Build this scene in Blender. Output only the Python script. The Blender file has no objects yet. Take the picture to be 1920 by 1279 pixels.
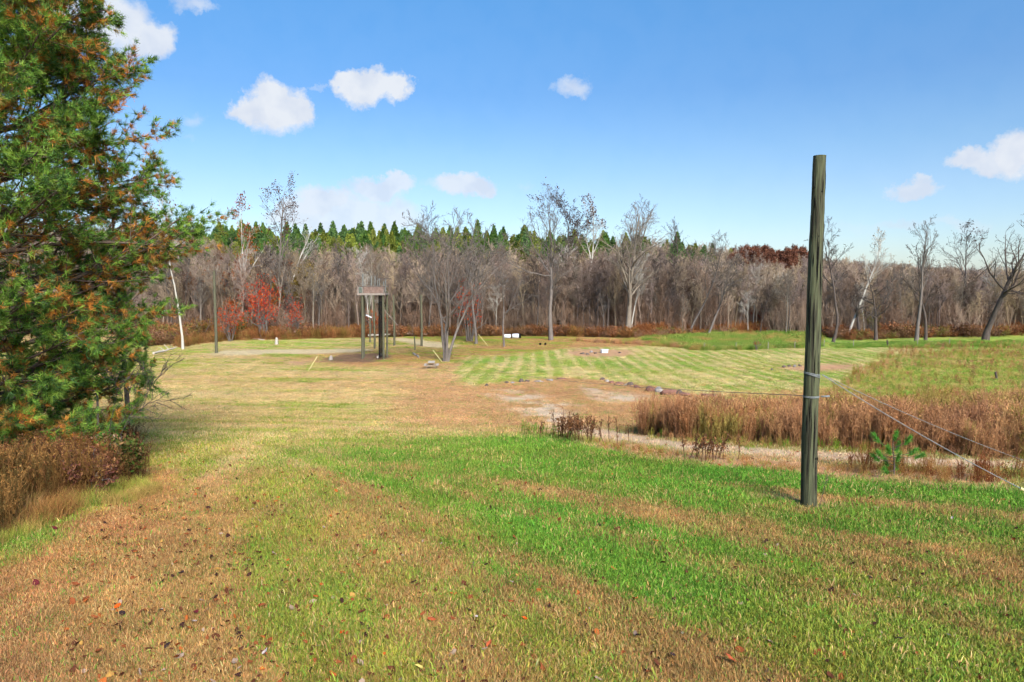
import bpy, math, random
import numpy as np
from mathutils import Vector, Matrix, Euler
R = math.radians
random.seed(7)
SC = bpy.context.scene
COL = SC.collection

# ------------------------------------------------------------------ camera, sky, sun, exposure
CZ = 11.0
PITCH = 5.33
FPX = 1280.0
cam = bpy.data.cameras.new('camera'); cam.lens = 24.0; cam.sensor_width = 36.0
cam.clip_start = 0.1; cam.clip_end = 5000
camo = bpy.data.objects.new('camera', cam); COL.objects.link(camo)
camo.location = (0, 0, CZ); camo.rotation_euler = (R(90 - PITCH), 0, 0)
SC.camera = camo
SUN_EL, SUN_AZ = 38.0, 158.0          # azimuth from +Y clockwise: behind the camera's right shoulder
SKY_STRENGTH = 0.106
EXPOSURE = 0.90
SC.view_settings.view_transform = 'Standard'; SC.view_settings.look = 'None'
SC.view_settings.exposure = EXPOSURE; SC.view_settings.gamma = 1.0
SC.view_settings.use_curve_mapping = False
SC.cycles.max_bounces = 3; SC.cycles.diffuse_bounces = 2; SC.cycles.glossy_bounces = 1; SC.cycles.transmission_bounces = 2
SC.cycles.use_adaptive_sampling = True; SC.cycles.adaptive_threshold = 0.04; SC.cycles.adaptive_min_samples = 12; SC.cycles.use_denoising = True
SC.cycles.transparent_max_bounces = 6; SC.cycles.caustics_reflective = False; SC.cycles.caustics_refractive = False

def nd(nt, typ, **kw):
    n = nt.nodes.new(typ)
    for k, v in kw.items():
        if k.startswith('i_'):
            n.inputs[int(k[2:])].default_value = v
        else:
            setattr(n, k, v)
    return n
def math_n(nt, op, a, b=None, clamp=False):
    n = nt.nodes.new('ShaderNodeMath'); n.operation = op; n.use_clamp = clamp
    for i, v in enumerate((a, b)):
        if v is None: continue
        if isinstance(v, (int, float)): n.inputs[i].default_value = v
        else: nt.links.new(v, n.inputs[i])
    return n.outputs[0]

world = bpy.data.worlds.new('World'); SC.world = world; world.use_nodes = True
nt = world.node_tree; nt.nodes.clear()
sky = nd(nt, 'ShaderNodeTexSky', sky_type='NISHITA'); sky.sun_disc = False
sky.sun_elevation = R(SUN_EL); sky.sun_rotation = R(SUN_AZ)
sky.altitude = 200; sky.air_density = 1.0; sky.dust_density = 0.6; sky.ozone_density = 2.0
tc = nd(nt, 'ShaderNodeTexCoord')
sep = nd(nt, 'ShaderNodeSeparateXYZ'); nt.links.new(tc.outputs['Generated'], sep.inputs[0])
nz = nd(nt, 'ShaderNodeTexNoise'); nz.inputs['Scale'].default_value = 22; nz.inputs['Detail'].default_value = 5
nz.inputs['Roughness'].default_value = 0.68
nt.links.new(tc.outputs['Generated'], nz.inputs['Vector'])
nsep = nd(nt, 'ShaderNodeSeparateColor'); nt.links.new(nz.outputs['Color'], nsep.inputs[0])
ys = math_n(nt, 'MAXIMUM', sep.outputs[1], 0.05)
U = math_n(nt, 'DIVIDE', sep.outputs[0], ys); V = math_n(nt, 'DIVIDE', sep.outputs[2], ys)
U = math_n(nt, 'ADD', U, math_n(nt, 'MULTIPLY', math_n(nt, 'SUBTRACT', nsep.outputs[0], 0.5), 0.075))
V = math_n(nt, 'ADD', V, math_n(nt, 'MULTIPLY', math_n(nt, 'SUBTRACT', nsep.outputs[1], 0.5), 0.06))
def ray(px, py):
    cx = (px - 960) / FPX; cy = (639.5 - py) / FPX; p = R(PITCH)
    return np.array([cx, math.cos(p) + cy * math.sin(p), -math.sin(p) + cy * math.cos(p)])
# cumulus puffs: centre, half width, half height (as seen), opacity
CL = [(522,212,64,44,1),(505,188,42,36,1),(562,205,36,32,1),(465,205,32,26,1),(435,218,20,8,.5),
      (690,165,55,32,1),(742,158,36,26,1),(655,155,34,24,1),(700,150,40,26,1),(600,165,24,5,.35),
      (1075,163,36,20,.75),(1060,168,26,14,.5),(210,50,80,52,.95),(285,72,42,32,.95),(252,100,34,20,.7),(150,20,60,40,.8),
      (362,6,40,14,.7),(363,222,20,15,.4),(355,258,16,9,.2),(872,350,52,20,.85),(902,358,36,15,.85),(835,345,40,13,.4),
      (605,378,54,28,.85),(705,357,62,22,.8),(650,405,140,36,.78),(745,347,40,16,.8),(560,400,60,24,.78),(985,352,18,10,.25),
      (1812,296,48,22,.95),(1900,288,44,42,1),(1872,305,64,24,.95),(1990,300,80,34,.9),(1715,360,52,18,.85),(1722,352,28,16,.8),
      (1700,422,60,10,.45),(1800,418,60,12,.4),(1600,430,90,12,.2),(2300,150,120,50,.9),(-260,180,110,50,.9)]
tot = None
for (cx, cy, rx, ry, w) in CL:
    d = ray(cx, cy); u0 = d[0] / d[1]; v0 = d[2] / d[1]
    a = rx / FPX * 1.18; b = ry / FPX * 1.22
    e1 = math_n(nt, 'DIVIDE', math_n(nt, 'SUBTRACT', U, u0), a); e2 = math_n(nt, 'DIVIDE', math_n(nt, 'SUBTRACT', V, v0), b)
    q = math_n(nt, 'SUBTRACT', 1.0, math_n(nt, 'ADD', math_n(nt, 'MULTIPLY', e1, e1), math_n(nt, 'MULTIPLY', e2, e2)))
    q = math_n(nt, 'MULTIPLY', math_n(nt, 'MULTIPLY', q, 1.5 if w > .75 else 1.0, clamp=True), w)
    tot = q if tot is None else math_n(nt, 'SMOOTH_MAX', tot, q)
    if tot.node.operation == 'SMOOTH_MAX': tot.node.inputs[2].default_value = 0.12
tot = math_n(nt, 'MULTIPLY', tot, math_n(nt, 'GREATER_THAN', sep.outputs[1], 0.06), clamp=True)
mixc = nd(nt, 'ShaderNodeMix', data_type='RGBA')
nt.links.new(tot, mixc.inputs['Factor']); 
hs = nd(nt, 'ShaderNodeHueSaturation'); hs.inputs['Saturation'].default_value = 1.0; hs.inputs['Value'].default_value = 1.0
nt.links.new(sky.outputs[0], hs.inputs['Color'])
# clear autumn air: the same deeper blue all the way round, paling towards the horizon
ramp = nd(nt, 'ShaderNodeValToRGB'); cr = ramp.color_ramp
for pos_, c_ in ((0.0, (.64, .72, .84)), (.12, (.58, .68, .80)), (.17, (.50, .67, .80)), (.25, (.34, .62, .84)), (.39, (.235, .72, 1.0)), (1.0, (.22, .68, 1.0))):
    e_ = cr.elements.new(pos_) if 0 < pos_ < 1 else cr.elements[0 if pos_ == 0 else -1]; e_.color = (*c_, 1)
nt.links.new(math_n(nt, 'ABSOLUTE', sep.outputs[2]), ramp.inputs[0])
tm = nd(nt, 'ShaderNodeMix', data_type='RGBA', blend_type='MULTIPLY'); tm.inputs[0].default_value = 1
nt.links.new(hs.outputs[0], tm.inputs[6]); nt.links.new(ramp.outputs[0], tm.inputs[7]); nt.links.new(tm.outputs[2], mixc.inputs[6])
CLOUD = (4.1, 4.35, 4.75, 1)
# soft inner shading of the clouds, painted into their colour by noise
nz2 = nd(nt, 'ShaderNodeTexNoise'); nz2.inputs['Scale'].default_value = 26; nz2.inputs['Detail'].default_value = 3
nt.links.new(tc.outputs['Generated'], nz2.inputs['Vector'])
cm = nd(nt, 'ShaderNodeMix', data_type='RGBA'); cm.inputs[6].default_value = tuple(c * k_ for c, k_ in zip(CLOUD[:3], (.86, .89, .95))) + (1,); cm.inputs[7].default_value = CLOUD
mr2 = nd(nt, 'ShaderNodeMapRange'); mr2.inputs[1].default_value = .36; mr2.inputs[2].default_value = .56; nt.links.new(nz2.outputs['Fac'], mr2.inputs[0]); nt.links.new(mr2.outputs[0], cm.inputs['Factor']); nt.links.new(cm.outputs[2], mixc.inputs[7])
bg = nd(nt, 'ShaderNodeBackground'); bg.inputs['Strength'].default_value = SKY_STRENGTH
nt.links.new(mixc.outputs[2], bg.inputs['Color'])
wo = nd(nt, 'ShaderNodeOutputWorld'); nt.links.new(bg.outputs[0], wo.inputs[0])

sun = bpy.data.lights.new('sun', 'SUN'); sun.energy = 4.4; sun.angle = R(26); sun.color = (1.0, 0.94, 0.85)
suno = bpy.data.objects.new('sun', sun); COL.objects.link(suno)
sd = Vector((math.sin(R(SUN_AZ)) * math.cos(R(SUN_EL)), math.cos(R(SUN_AZ)) * math.cos(R(SUN_EL)), math.sin(R(SUN_EL))))
suno.rotation_euler = sd.to_track_quat('Z', 'Y').to_euler(); suno.location = (0, -20, 40)

# ------------------------------------------------------------------ noise and terrain
def _hash(ix, iy, s):
    h = (ix * 374761393 + iy * 668265263 + s * 1442695041).astype(np.int64) & 0xffffffff
    h = ((h ^ (h >> 13)) * 1274126177) & 0xffffffff
    return ((h ^ (h >> 16)) & 0xffffff) / float(0xffffff)
def vnoise(x, y, s=0):
    x = np.asarray(x, float); y = np.asarray(y, float)
    ix = np.floor(x).astype(np.int64); iy = np.floor(y).astype(np.int64)
    fx = x - ix; fy = y - iy
    fx = fx * fx * (3 - 2 * fx); fy = fy * fy * (3 - 2 * fy)
    a = _hash(ix, iy, s); b = _hash(ix + 1, iy, s); c = _hash(ix, iy + 1, s); d = _hash(ix + 1, iy + 1, s)
    return (a * (1 - fx) + b * fx) * (1 - fy) + (c * (1 - fx) + d * fx) * fy
def fbm(x, y, s=0, o=4, g=.5):
    t = 0; a = 1; n = 0
    for i in range(o):
        t = t + a * vnoise(x * 2 ** i + 17.3 * i, y * 2 ** i - 9.1 * i, s + i); n += a; a *= g
    return t / n
def sstep(a, b, x):
    t = np.clip((x - a) / (b - a), 0, 1); return t * t * (3 - 2 * t)

_ky = np.array([-400, -50, 0, 6, 13, 20, 26, 35, 45, 60, 80, 110, 130, 2000], float)
_kd = np.array([-6, 1.5, 3.65, 3.98, 4.42, 5.1, 5.9, 7.0, 8.1, 9.4, 10.4, 11.0, 11.0, 11.0], float)
_ty = np.linspace(-400, 400, 3201); _td = np.interp(_ty, _ky, _kd)
_k = np.hanning(25); _k /= _k.sum(); _td = np.convolve(np.pad(_td, 12, 'edge'), _k, 'valid')
_hx = (np.array([-400, 300, 700, 1000, 1300, 1500, 1700, 1900, 2400]) - 960) / 1280.0
_hA = np.array([12, 13.5, 13, 11, 8.5, 6.5, 3.0, .3, -1.0])
def hgt(x, y):
    x = np.asarray(x, float); y = np.asarray(y, float)
    z = CZ - np.interp(y, _ty, _td)
    A = np.interp(x / np.maximum(y, 40), _hx, _hA)
    z = z + A * sstep(142, 245, y)
    z = z + (fbm(x / 9, y / 9, 3, 3) - .5) * .35 * sstep(12, 40, y) + (fbm(x / 1.3, y / 1.3, 5, 2) - .5) * .07
    return z
def at(px, py):
    d = ray(px, py); t = 2.0; prev = t
    while t < 900:
        p = d * t
        if CZ + p[2] < float(hgt(p[0], p[1])): break
        prev = t; t *= 1.01
    a, b = prev, t
    for _ in range(18):
        m = (a + b) / 2; p = d * m
        if CZ + p[2] < float(hgt(p[0], p[1])): b = m
        else: a = m
    p = d * b
    return np.array([p[0], p[1], float(hgt(p[0], p[1]))])
def seen(px, py, Y):
    d = ray(px, py); t = Y / d[1]
    return np.array([d[0] * t, Y, CZ + d[2] * t])
def g3(x, y, dz=0.0):
    return (float(x), float(y), float(hgt(x, y)) + dz)

# ------------------------------------------------------------------ mesh helpers
def mesh_np(name, V, F, smooth=True, col=None, mat=None, extra=None):
    """V (n,3); F list of int arrays (m,3) or (m,4)"""
    me = bpy.data.meshes.new(name)
    V = np.asarray(V, np.float32); F = [np.asarray(f, np.int32) for f in (F if isinstance(F, list) else [F]) if len(f)]
    me.vertices.add(len(V)); me.vertices.foreach_set('co', V.ravel())
    tot = np.concatenate([np.full(len(f), f.shape[1], np.int32) for f in F]); idx = np.concatenate([f.ravel() for f in F])
    st = np.concatenate([[0], np.cumsum(tot)[:-1]]).astype(np.int32)
    me.loops.add(len(idx)); me.loops.foreach_set('vertex_index', idx)
    me.polygons.add(len(tot)); me.polygons.foreach_set('loop_start', st); me.polygons.foreach_set('loop_total', tot)
    me.polygons.foreach_set('use_smooth', np.full(len(tot), smooth))
    if col is not None:
        a = me.attributes.new('tone', 'FLOAT_COLOR', 'POINT')
        c = np.ones((len(V), 4), np.float32); c[:, :3] = col if np.ndim(col) == 2 else np.asarray(col)[:, None]
        a.data.foreach_set('color', c.ravel())
    if mat: me.materials.append(mat)
    me.update(calc_edges=True); me.validate()
    return me
def link(name, data, parent=None, **props):
    o = bpy.data.objects.new(name, data); COL.objects.link(o)
    if parent is not None: o.parent = parent
    for k, v in props.items(): o[k] = v
    return o
def thing(name, label, cat, loc=(0, 0, 0), rz=0.0, group=None, data=None):
    o = bpy.data.objects.new(name, data); COL.objects.link(o)
    o.location = loc; o.rotation_euler = (0, 0, rz); o['label'] = label; o['category'] = cat
    if group: o['group'] = group
    return o
def copy_tree(o, loc, rz, sc, label, group=None):
    r = o.copy(); COL.objects.link(r); r.location = loc; r.rotation_euler = (0, 0, rz); r.scale = (sc, sc, sc) if not hasattr(sc, '__len__') else sc
    r['label'] = label
    if group: r['group'] = group
    for ch in list(o.children):
        c = ch.copy(); COL.objects.link(c); c.parent = r
    return r

class Acc:
    def __init__(s): s.V = []; s.F4 = []; s.F3 = []; s.n = 0; s.C = []
    def add(s, V, F, c=1.0):
        V = np.asarray(V, float); F = np.asarray(F, int)
        s.V.append(V); (s.F4 if F.shape[1] == 4 else s.F3).append(F + s.n); s.n += len(V)
        s.C.append(np.tile(np.asarray(c, float).reshape(-1)[:3] if np.ndim(c) == 1 and len(c) == 3 else np.full(3, float(np.mean(c))), (len(V), 1)) if np.ndim(c) < 2 else np.asarray(c))
    def mesh(s, name, mat=None, smooth=True):
        F = []
        if s.F4: F.append(np.concatenate(s.F4))
        if s.F3: F.append(np.concatenate(s.F3))
        return mesh_np(name, np.concatenate(s.V), F, smooth, np.concatenate(s.C), mat)
    def obj(s, name, mat, parent=None, smooth=True, **p): return link(name, s.mesh(name, mat, smooth), parent, **p)

BQ = np.array([[0,1,3,2],[4,6,7,5],[0,4,5,1],[2,3,7,6],[0,2,6,4],[1,5,7,3]])
def box(a, c, s, rot=None, col=1.0, bev=0.0):
    c = np.asarray(c, float); s = np.asarray(s, float) / 2
    P = np.array([[x, y, z] for x in (-1, 1) for y in (-1, 1) for z in (-1, 1)], float) * s
    if rot is not None: P = P @ np.array(Euler(rot).to_matrix()).T
    a.add(P + c, BQ, col)
def beam(a, p0, p1, w, h, col=1.0, roll=0.0):
    p0 = np.array(p0, float); p1 = np.array(p1, float); d = p1 - p0; L = np.linalg.norm(d); d /= L
    up = np.array([0, 0, 1.0]) if abs(d[2]) < .95 else np.array([0, 1.0, 0])
    s = np.cross(d, up); s /= np.linalg.norm(s); u = np.cross(s, d)
    if roll: s, u = s * math.cos(roll) + u * math.sin(roll), u * math.cos(roll) - s * math.sin(roll)
    P = np.array([p0 * (1 - i) + p1 * i + s * (j - .5) * w + u * (k - .5) * h for i in (0, 1) for j in (0, 1) for k in (0, 1)])
    a.add(P, BQ, col)
def tubes(ch, rad, k):
    """ch (M,n,3), rad (M,n): M tubes of k sides"""
    ch = np.asarray(ch, float); rad = np.asarray(rad, float); M, n, _ = ch.shape
    T = np.gradient(ch, axis=1); T /= np.linalg.norm(T, axis=2, keepdims=True) + 1e-9
    ref = np.where(np.abs(T[:, :1, 2:3]) < .9, np.array([0, 0, 1.0]), np.array([1.0, 0, 0]))
    A = np.cross(T, np.broadcast_to(ref, T.shape)); A /= np.linalg.norm(A, axis=2, keepdims=True) + 1e-9
    B = np.cross(T, A)
    an = np.arange(k) * 2 * math.pi / k
    V = ch[:, :, None] + rad[:, :, None, None] * (A[:, :, None] * np.cos(an)[:, None] + B[:, :, None] * np.sin(an)[:, None])
    V = V.reshape(-1, 3)
    i = np.arange(n - 1)[:, None] * k; j = np.arange(k)[None]; j2 = (j + 1) % k
    q = np.stack([i + j, i + j2, i + k + j2, i + k + j], -1).reshape(-1, 4)
    F = (q[None] + (np.arange(M) * n * k)[:, None, None]).reshape(-1, 4)
    return V, F
def tube_caps(n, k): return np.array([[0] + [0] * 0])
def pole(a, pts, rads, k=14, col=1.0, bump=0.0, seed=0, capz=0.0):
    """solid round pole through pts, closed at both ends"""
    pts = np.asarray(pts, float); V, F = tubes(pts[None], np.asarray(rads, float)[None], k)
    n = len(pts)
    if bump:
        rng = np.random.default_rng(seed); V = V.reshape(n, k, 3)
        rr = 1 + bump * (rng.random((n, k, 1)) - .5) + bump * 1.6 * (rng.random((1, k, 1)) - .5)
        V = (pts[:, None] + (V - pts[:, None]) * rr).reshape(-1, 3)
    a.add(V, F, col)
    c0 = np.concatenate([V[:k], pts[:1]]); c1 = np.concatenate([V[-k:], pts[-1:] + [[0, 0, capz]]])
    t = np.array([[i, (i + 1) % k, k] for i in range(k)])
    a.add(c0, t[:, ::-1], col); a.add(c1, t, col)
def rock(a, c, s, seed, col=1.0, rz=0.0):
    import bmesh
    bm = bmesh.new(); bmesh.ops.create_icosphere(bm, subdivisions=2, radius=1.0)
    V = np.array([v.co[:] for v in bm.verts]); F = np.array([[v.index for v in f.verts] for f in bm.faces]); bm.free()
    rng = np.random.default_rng(seed)
    for _ in range(12):
        n = rng.normal(size=3); n /= np.linalg.norm(n); d = V @ n; h = rng.uniform(.42, .8)
        V = V - np.where(d > h, d - h, 0)[:, None] * n
    V = V * (1 + .06 * rng.normal(size=(len(V), 1)))
    V = V * np.asarray(s)
    cz, sz = math.cos(rz), math.sin(rz); V = V @ np.array([[cz, sz, 0], [-sz, cz, 0], [0, 0, 1]])
    a.add(V + np.asarray(c), F, col)

# ------------------------------------------------------------------ materials
def M(name, col, rough=.85, var=.25, scale=6.0, stretch=(1, 1, 1), tone=False, inst=False, transl=0.0, bump=0.0, col2=None, thr=(.4, .6), spec=.2, coord='Object', det=4, gcol=False):
    m = bpy.data.materials.new(name); m.use_nodes = True; nt = m.node_tree; nt.nodes.clear()
    out = nd(nt, 'ShaderNodeOutputMaterial'); b = nd(nt, 'ShaderNodeBsdfPrincipled')
    b.inputs['Roughness'].default_value = rough; b.inputs['Specular IOR Level'].default_value = spec
    tc = nd(nt, 'ShaderNodeTexCoord'); mp = nd(nt, 'ShaderNodeMapping'); mp.inputs['Scale'].default_value = stretch
    nt.links.new(tc.outputs[coord], mp.inputs[0])
    nz = nd(nt, 'ShaderNodeTexNoise'); nz.inputs['Scale'].default_value = scale; nz.inputs['Detail'].default_value = det; nz.inputs['Roughness'].default_value = .65
    nt.links.new(mp.outputs[0], nz.inputs['Vector'])
    rgb = nd(nt, 'ShaderNodeRGB'); rgb.outputs[0].default_value = (*col, 1); c = rgb.outputs[0]
    def mul(a, bb):
        x = nd(nt, 'ShaderNodeMix', data_type='RGBA', blend_type='MULTIPLY'); x.inputs[0].default_value = 1
        nt.links.new(a, x.inputs[6]); nt.links.new(bb, x.inputs[7]); return x.outputs[2]
    if col2:
        mr = nd(nt, 'ShaderNodeMapRange'); mr.inputs[1].default_value = thr[0]; mr.inputs[2].default_value = thr[1]
        n3 = nd(nt, 'ShaderNodeTexNoise'); n3.inputs['Scale'].default_value = scale * .45; n3.inputs['Detail'].default_value = 5
        nt.links.new(mp.outputs[0], n3.inputs['Vector']); nt.links.new(n3.outputs['Fac'], mr.inputs[0])
        x = nd(nt, 'ShaderNodeMix', data_type='RGBA'); nt.links.new(mr.outputs[0], x.inputs[0]); nt.links.new(c, x.inputs[6]); x.inputs[7].default_value = (*col2, 1); c = x.outputs[2]
    if tone:
        at_ = nd(nt, 'ShaderNodeAttribute', attribute_name='tone'); c = mul(c, at_.outputs['Color'])
    if inst:
        at_ = nd(nt, 'ShaderNodeAttribute', attribute_name='tint', attribute_type='INSTANCER'); c = mul(c, at_.outputs['Color'])
    mr = nd(nt, 'ShaderNodeMapRange'); mr.inputs[1].default_value = .25; mr.inputs[2].default_value = .75
    mr.inputs[3].default_value = 1 - var; mr.inputs[4].default_value = 1 + var
    nt.links.new(nz.outputs['Fac'], mr.inputs[0])
    g = nd(nt, 'ShaderNodeCombineColor'); [nt.links.new(mr.outputs[0], g.inputs[i]) for i in range(3)]
    c = mul(c, g.outputs[0])
    nt.links.new(c, b.inputs['Base Color'])
    if bump:
        bp = nd(nt, 'ShaderNodeBump'); bp.inputs['Strength'].default_value = 1; bp.inputs['Distance'].default_value = bump
        nt.links.new(nz.outputs['Fac'], bp.inputs['Height']); nt.links.new(bp.outputs[0], b.inputs['Normal'])
    sh = b.outputs[0]
    if transl:
        t = nd(nt, 'ShaderNodeBsdfTranslucent'); nt.links.new(c, t.inputs[0]); mx = nd(nt, 'ShaderNodeMixShader'); mx.inputs[0].default_value = transl
        nt.links.new(sh, mx.inputs[1]); nt.links.new(t.outputs[0], mx.inputs[2]); sh = mx.outputs[0]
    nt.links.new(sh, out.inputs[0])
    return m

MAT = dict(
    ground=M('ground_cover', (1, 1, 1), .95, .30, 9.0, tone=True, bump=.02, det=6, spec=.05),
    grass=M('grass_blade', (1, 1, 1), .8, .0, tone=True, inst=True, transl=.25, spec=.15),
    weed=M('dry_weed', (1, 1, 1), .9, .0, tone=True, inst=True, transl=.15, spec=.05),
    farbark=M('wood_bark', (1, 1, 1), .9, .15, 2, tone=True, inst=True, spec=.05),
    farleaf=M('wood_leaf', (1, 1, 1), .9, .2, 1, tone=True, inst=True, transl=.2, spec=.05),
    bark_grey=M('grey_bark', (.165, .138, .120), .9, .35, 3, (1, 1, .35), bump=.02, tone=True, spec=.08),
    bark_tan=M('tan_bark', (.25, .205, .16), .9, .3, 3, (1, 1, .35), bump=.02, tone=True, spec=.08),
    bark_dark=M('dark_bark', (.10, .078, .068), .9, .35, 3, (1, 1, .35), bump=.02, tone=True, spec=.08),
    bark_white=M('white_bark', (.50, .46, .40), .85, .12, 1.5, (1, 1, .5), tone=True, col2=(.36, .31, .25), thr=(.58, .66), spec=.1),
    leaf=M('dry_leaf', (1, 1, 1), .85, .2, 3, tone=True, transl=.3, spec=.1),
    needle=M('pine_needle', (1, 1, 1), .6, .1, 5, tone=True, transl=.22, spec=.3),
    pinebark=M('pine_bark', (.12, .085, .065), .95, .4, 8, (1, 1, .3), bump=.03, tone=True),
    poleg=M('treated_pole', (.090, .096, .050), .85, .6, 7, (5, 5, .32), col2=(.040, .036, .022), thr=(.42, .62), bump=.012, tone=True, spec=.25, det=8),
    wood_grey=M('weathered_wood', (.30, .26, .22), .9, .35, 6, (3, 3, 3), tone=True),
    rock=M('field_stone', (.33, .25, .20), .9, .45, 3, tone=True, bump=.02),
    wire=M('steel_cable', (.20, .21, .205), .6, .3, 60, spec=.3),
    fencewire=M('fence_wire', (.16, .14, .12), .8, .2, 30),
    yellow=M('yellow_plastic', (.62, .54, .24), .5, .12, 5, spec=.4),
    white=M('white_sheet', (.62, .64, .68), .55, .12, 5, tone=True, spec=.3),
    black=M('dark_rubber', (.012, .011, .010), .9, .2, 5, spec=.03, tone=True),
    redpaint=M('rusty_steel', (.28, .08, .06), .8, .4, 20),
)

# ------------------------------------------------------------------ ground cover colours (albedo in world space)
def s2l(*c): return np.array([((v / 255 + .055) / 1.055) ** 2.4 if v > 10 else v / 3294 for v in c])
K = .60      # share of displayed brightness that is the surface's own reflectance
DRY = {'S': s2l(224, 194, 138), 'B': s2l(190, 148, 92), 'R': s2l(202, 152, 102), 'P': s2l(198, 146, 98), 'D': s2l(218, 174, 128)}
GRN = {'g': s2l(108, 160, 54), 'o': s2l(158, 166, 66), 'y': s2l(172, 190, 88)}
CPT = [(0,1279,.22,'P','o'),(300,1279,.25,'B','o'),(640,1279,.3,'B','o'),(960,1279,.42,'B','o'),(1300,1279,.38,'B','o'),(1600,1279,.46,'B','o'),(1920,1279,.48,'B','o'),
 (0,1130,.1,'P','o'),(200,1150,.2,'B','o'),(400,1100,.28,'B','o'),(700,1100,.42,'B','o'),(1000,1100,.5,'B','g'),(1300,1110,.55,'B','g'),(1600,1100,.5,'B','o'),(1900,1080,.42,'B','o'),
 (0,1040,.6,'B','o'),(60,1030,.6,'B','g'),(160,960,.5,'B','o'),(230,990,.1,'P','o'),(330,970,.62,'B','o'),(450,960,.2,'B','o'),(600,1000,.36,'B','o'),(800,1000,.5,'B','o'),(1000,970,.75,'B','g'),(1200,1000,.75,'B','g'),(1500,1000,.66,'B','g'),(1750,1010,.5,'B','g'),(1900,960,.8,'B','g'),
 (290,900,.08,'P','o'),(360,890,.55,'S','o'),(450,900,.25,'P','o'),(540,900,.5,'B','o'),(640,900,.6,'B','g'),(800,900,.85,'B','g'),(1000,880,.92,'B','g'),(1300,900,.92,'B','g'),(1600,920,.85,'B','g'),(1900,915,.7,'S','g'),
 (560,868,.5,'S','o'),(700,860,.85,'B','g'),(1000,830,.95,'S','g'),(420,860,.35,'S','o'),
 (300,820,.25,'S','o'),(500,820,.35,'S','o'),(700,800,.25,'S','o'),(860,790,.08,'D','o'),(980,800,.1,'D','o'),(400,740,.22,'S','o'),(600,760,.35,'S','o'),(750,740,.1,'S','o'),(700,700,.25,'S','o'),(850,750,.02,'D','o'),(950,720,0,'R','o'),(1050,740,0,'R','o'),
 (1150,770,.03,'D','o'),(500,690,.3,'S','o'),(350,680,.42,'S','o'),(700,680,.15,'R','o'),(800,700,.05,'D','o'),(860,700,.1,'D','o'),(760,670,.3,'B','o'),
 (930,655,.35,'R','o'),(1020,645,.35,'R','o'),(1000,660,.5,'B','o'),(1100,640,.05,'R','o'),(1180,645,.08,'R','o'),(700,640,.35,'S','o'),(560,640,.5,'S','y'),(450,645,.45,'S','y'),(1000,632,.6,'B','o'),(850,635,.6,'B','o'),
 (1700,640,.95,'S','y'),(1900,640,.95,'S','y'),(1600,648,.9,'S','y'),(1400,640,1,'S','g'),(1250,638,.6,'R','y'),
 (1700,700,.8,'B','y'),(1850,710,.8,'B','y'),(1600,700,.2,'D','o'),(1900,670,.3,'B','y'),(1650,750,.5,'B','y'),(1700,800,.25,'B','o'),(1400,790,.25,'B','o'),(1900,800,.2,'B','o'),(1300,820,.25,'B','o'),(1500,830,.3,'R','o'),(1800,850,.3,'R','o'),
 (300,615,.1,'R','o'),(900,600,.1,'R','o'),(1500,600,.1,'R','o'),(1300,600,.05,'R','o'),(1900,610,.2,'R','o'),(500,600,.1,'R','o')]
_cp = []
for (px, py, g, dk, gk) in CPT:
    p = at(px, py); _cp.append((p[0] / p[1], math.log(p[1]), g, *DRY[dk], *GRN[gk]))
_cp = np.array(_cp)
def poly(pts): return np.array([at(*p)[:2] for p in pts])
GRAVEL = [poly([(915,733),(985,736),(1070,758),(1072,772),(1062,790),(1040,812),(1015,795),(990,772),(950,755)]),
          poly([(1090,724),(1132,727),(1135,739),(1200,738),(1210,750),(1150,757),(1105,748)])]
_tr = [(1035,796,815),(1075,797,816),(1130,805,822),(1250,824,841),(1400,838,855),(1600,848,866),(1750,856,874),(1950,867,886)]
GRAVEL.append(poly([(a, b) for a, b, c in _tr] + [(a, c) for a, b, c in _tr[::-1]]))
DIRT = [poly([(1075,812),(1250,843),(1400,860),(1600,872),(1950,890),(1950,920),(1600,899),(1400,884),(1250,864),(1090,836)])]
SAND = [poly([(398,663),(420,657),(560,655),(690,654),(700,657),(660,661),(500,664),(430,667)]),
        poly([(735,637),(750,633),(800,640),(855,648),(845,653),(800,651),(770,644)])]
PINK = [poly([(1060,662),(1100,654),(1180,655),(1175,666),(1090,669)]), poly([(1455,690),(1500,684),(1620,684),(1600,694),(1500,697)]),
        poly([(1400,932),(1440,926),(1510,934),(1500,940),(1430,938)]), poly([(1480,946),(1500,938),(1535,938),(1552,948),(1530,957),(1498,956)]), poly([(1540,945),(1560,942),(1610,958),(1600,964),(1560,955)]),
        poly([(530,683),(545,678),(575,678),(570,684)])]
MULCH = [poly([(598,674),(640,664),(730,663),(745,671),(700,680),(615,679)])]
RUST = [poly([(880,726),(960,720),(1045,708),(1160,716),(1280,738),(1340,745),(1200,790),(1090,800),(1040,812),(900,800),(780,800),(740,760),(760,720),(820,712)])]
MOWN = [poly([(872,728),(858,700),(880,672),(980,662),(1100,652),(1280,650),(1440,656),(1640,650),(1760,652),(1640,700),(1520,742),(1300,742),(1170,716),(1045,708),(950,718)])]
PATH = [poly([(285,880),(345,885),(335,940),(300,990),(180,1080),(0,1180),(0,1080),(130,1010),(230,940)])]
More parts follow.
